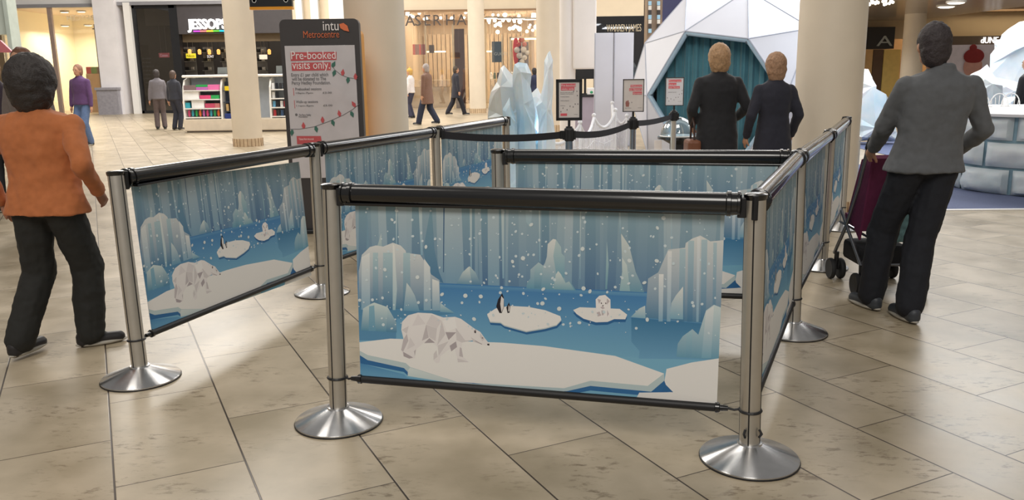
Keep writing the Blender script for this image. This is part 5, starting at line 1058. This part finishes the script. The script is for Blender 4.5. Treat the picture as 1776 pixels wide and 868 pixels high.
# background shoppers
def far(lab, px, Y, H, **k): p = P(px, 140, Y); return person(lab, p.x, Y, H, k.pop('rz', 0), vs=k.pop('vs', .016), wr=.008, **k)
far('person with brown hair partly hidden behind the orange jumper', 44, 8.0, 1.76, hair=(110, 72, 52), top=((110, 100, 96),), trousers=(60, 56, 60), rz=3.0)
far('person in dark clothes at the extreme left edge', -12, 9.5, 1.70, top=((50, 40, 52),), hair=(150, 110, 80), rz=.5)
far('person in a purple top and blue jeans behind the orange jumper', 138, 19, 1.78, top=((92, 62, 108),), trousers=(90, 112, 150), hair=(150, 110, 90), rz=2.9, wide=1.15)
far('person in grey and dark clothes before the smoked shop window', 272, 24.6, 1.70, top=((120, 116, 122),), trousers=(96, 84, 84), hair=(60, 54, 54), rz=.4)
far('person in a dark jacket nearest the phone case kiosk', 300, 24.2, 1.66, top=((54, 56, 66),), trousers=(50, 52, 64), hair=(90, 74, 66), rz=-.3)
far('person in a brown coat walking before the jewellers', 740, 25.0, 1.76, top=((122, 92, 78),), trousers=(44, 50, 70), hair=(170, 160, 156), feet=((-.1, .25, 0), (.1, -.25, .03)), rz=1.2, coat=1, topz=.6, wide=1.3)
far('person in a black coat walking right of the brown coat', 790, 30.5, 1.72, top=((40, 40, 50),), trousers=(34, 34, 44), hair=(70, 60, 50), feet=((-.1, -.3, .03), (.1, .28, 0)), rz=-1.2, coat=1, topz=.62, wide=1.2)
far('person with a yellow hat partly hidden by the broad cream column', 712, 29, 1.66, top=((226, 220, 220),), trousers=(60, 60, 80), hair=(200, 160, 90), hat=(214, 170, 90), rz=1.3)
far('person in navy standing behind the ice shards at a counter', 927, 29.5, 1.62, top=((36, 42, 70),), trousers=(34, 36, 50), hair=(40, 36, 40), rz=.3)
far('person in pink seated at the reception desk behind the pier', 1001, 19.3, 1.45, top=((196, 150, 150),), trousers=(60, 50, 60), hair=(90, 60, 50), rz=-1.5)
far('person in black at the right edge beside the ice peak', 1786, 11.9, 1.62, top=((30, 30, 34),), hair=(60, 50, 46), rz=.5)

# ------------------------------------------------------------------ pushchair
pc = thing('pushchair', 'folding pushchair with a plum seat pushed by the grey jacket person', 'pushchair', (2.50, 5.62, 0), -.02)
FRM = mat('pushchair_alloy', (130, 132, 136), .35, .8); TYR = mat('tyre_black', (28, 28, 30), .7); PLUM = mat('plum_fabric', (104, 34, 72), .8, 0, .1, 30)
wx = .185
for sx in (-1, 1):
    for yy in (-.26, .2):
        for dx in (-.034, .034):
            r_ = .075; m = MB(); cx_ = sx * wx + dx; m.lathe([(.05, -.014), (r_ - .006, -.016), (r_, -.008), (r_, .008), (r_ - .006, .016), (.05, .014)], (cx_, yy, r_), 28, (1, 0, 0)); w = m.build('wheel', TYR, pc, True)
            m = MB(); m.lathe([(0, -.012), (.014, -.012), (.014, .012), (0, .012)], (cx_, yy, r_), 14, (1, 0, 0)); [m.box((cx_, yy, r_), (.008, .1, .012), rot=Matrix.Rotation(R(a), 3, 'X')) for a in (0, 60, 120)]; m.build('hub', FRM, pc)
        m = MB(); m.tube([(sx * wx - .045, yy, .075), (sx * wx + .045, yy, .075)], .007, 8).tube([(sx * wx, yy, .075), (sx * wx, yy * .96, .2)], .016, 10); m.build('wheel_fork', BLACKM, pc, True)
    MB().tube([(sx * wx, .24, .18), (sx * wx, .05, .42), (sx * wx, -.12, .72), (sx * (wx + .01), -.24, .98)], .012, 10).build('frame_tube', FRM, pc, True)
    MB().tube([(sx * wx, -.26, .18), (sx * wx, -.02, .36), (sx * wx, .16, .5)], .011, 10).build('frame_tube', FRM, pc, True)
    MB().tube([(sx * (wx + .01), -.24, .97), (sx * (wx + .01), -.28, 1.03), (sx * (wx + .01), -.36, 1.04)], .02, 12).build('handle', mat('foam_black', (26, 26, 28), .8), pc, True)
MB().tube([(-wx, -.24, .2), (wx, .18, .42)], .009, 8).tube([(wx, -.24, .2), (-wx, .18, .42)], .009, 8).tube([(-wx, -.24, .2), (wx, -.24, .2)], .009, 8).build('cross_brace', FRM, pc, True)
m = MB(); m.prism([(-wx + .04, .2, .42), (-wx + .04, -.1, .4), (-wx + .04, -.2, .9), (-wx + .04, -.16, .92), (-wx + .04, -.05, .46), (-wx + .04, .2, .48)], (2 * wx - .08, 0, 0)); m.build('seat', PLUM, pc)
for x_ in (-wx + .03, wx - .044): MB().prism([(x_, -.1, .34), (x_, -.22, .93), (x_, -.05, .88), (x_, .12, .5)], (.014, 0, 0)).build('side_wing', PLUM, pc)
MB().box((0, -.02, .24), (.34, .34, .14), bev=.03).build('basket', mat('basket_mesh_black', (32, 32, 36), .8), pc)
bgq = MB().box((0, 0, .14), (.2, .1, .28), bev=.03).build('shopping_bag', mat('teal_print_bag', (110, 150, 158), .7, 0, .4, 26)); bgq.location = (2.54, 5.36, .36); tag(bgq, 'teal patterned bag hanging behind the pushchair seat', 'bag')
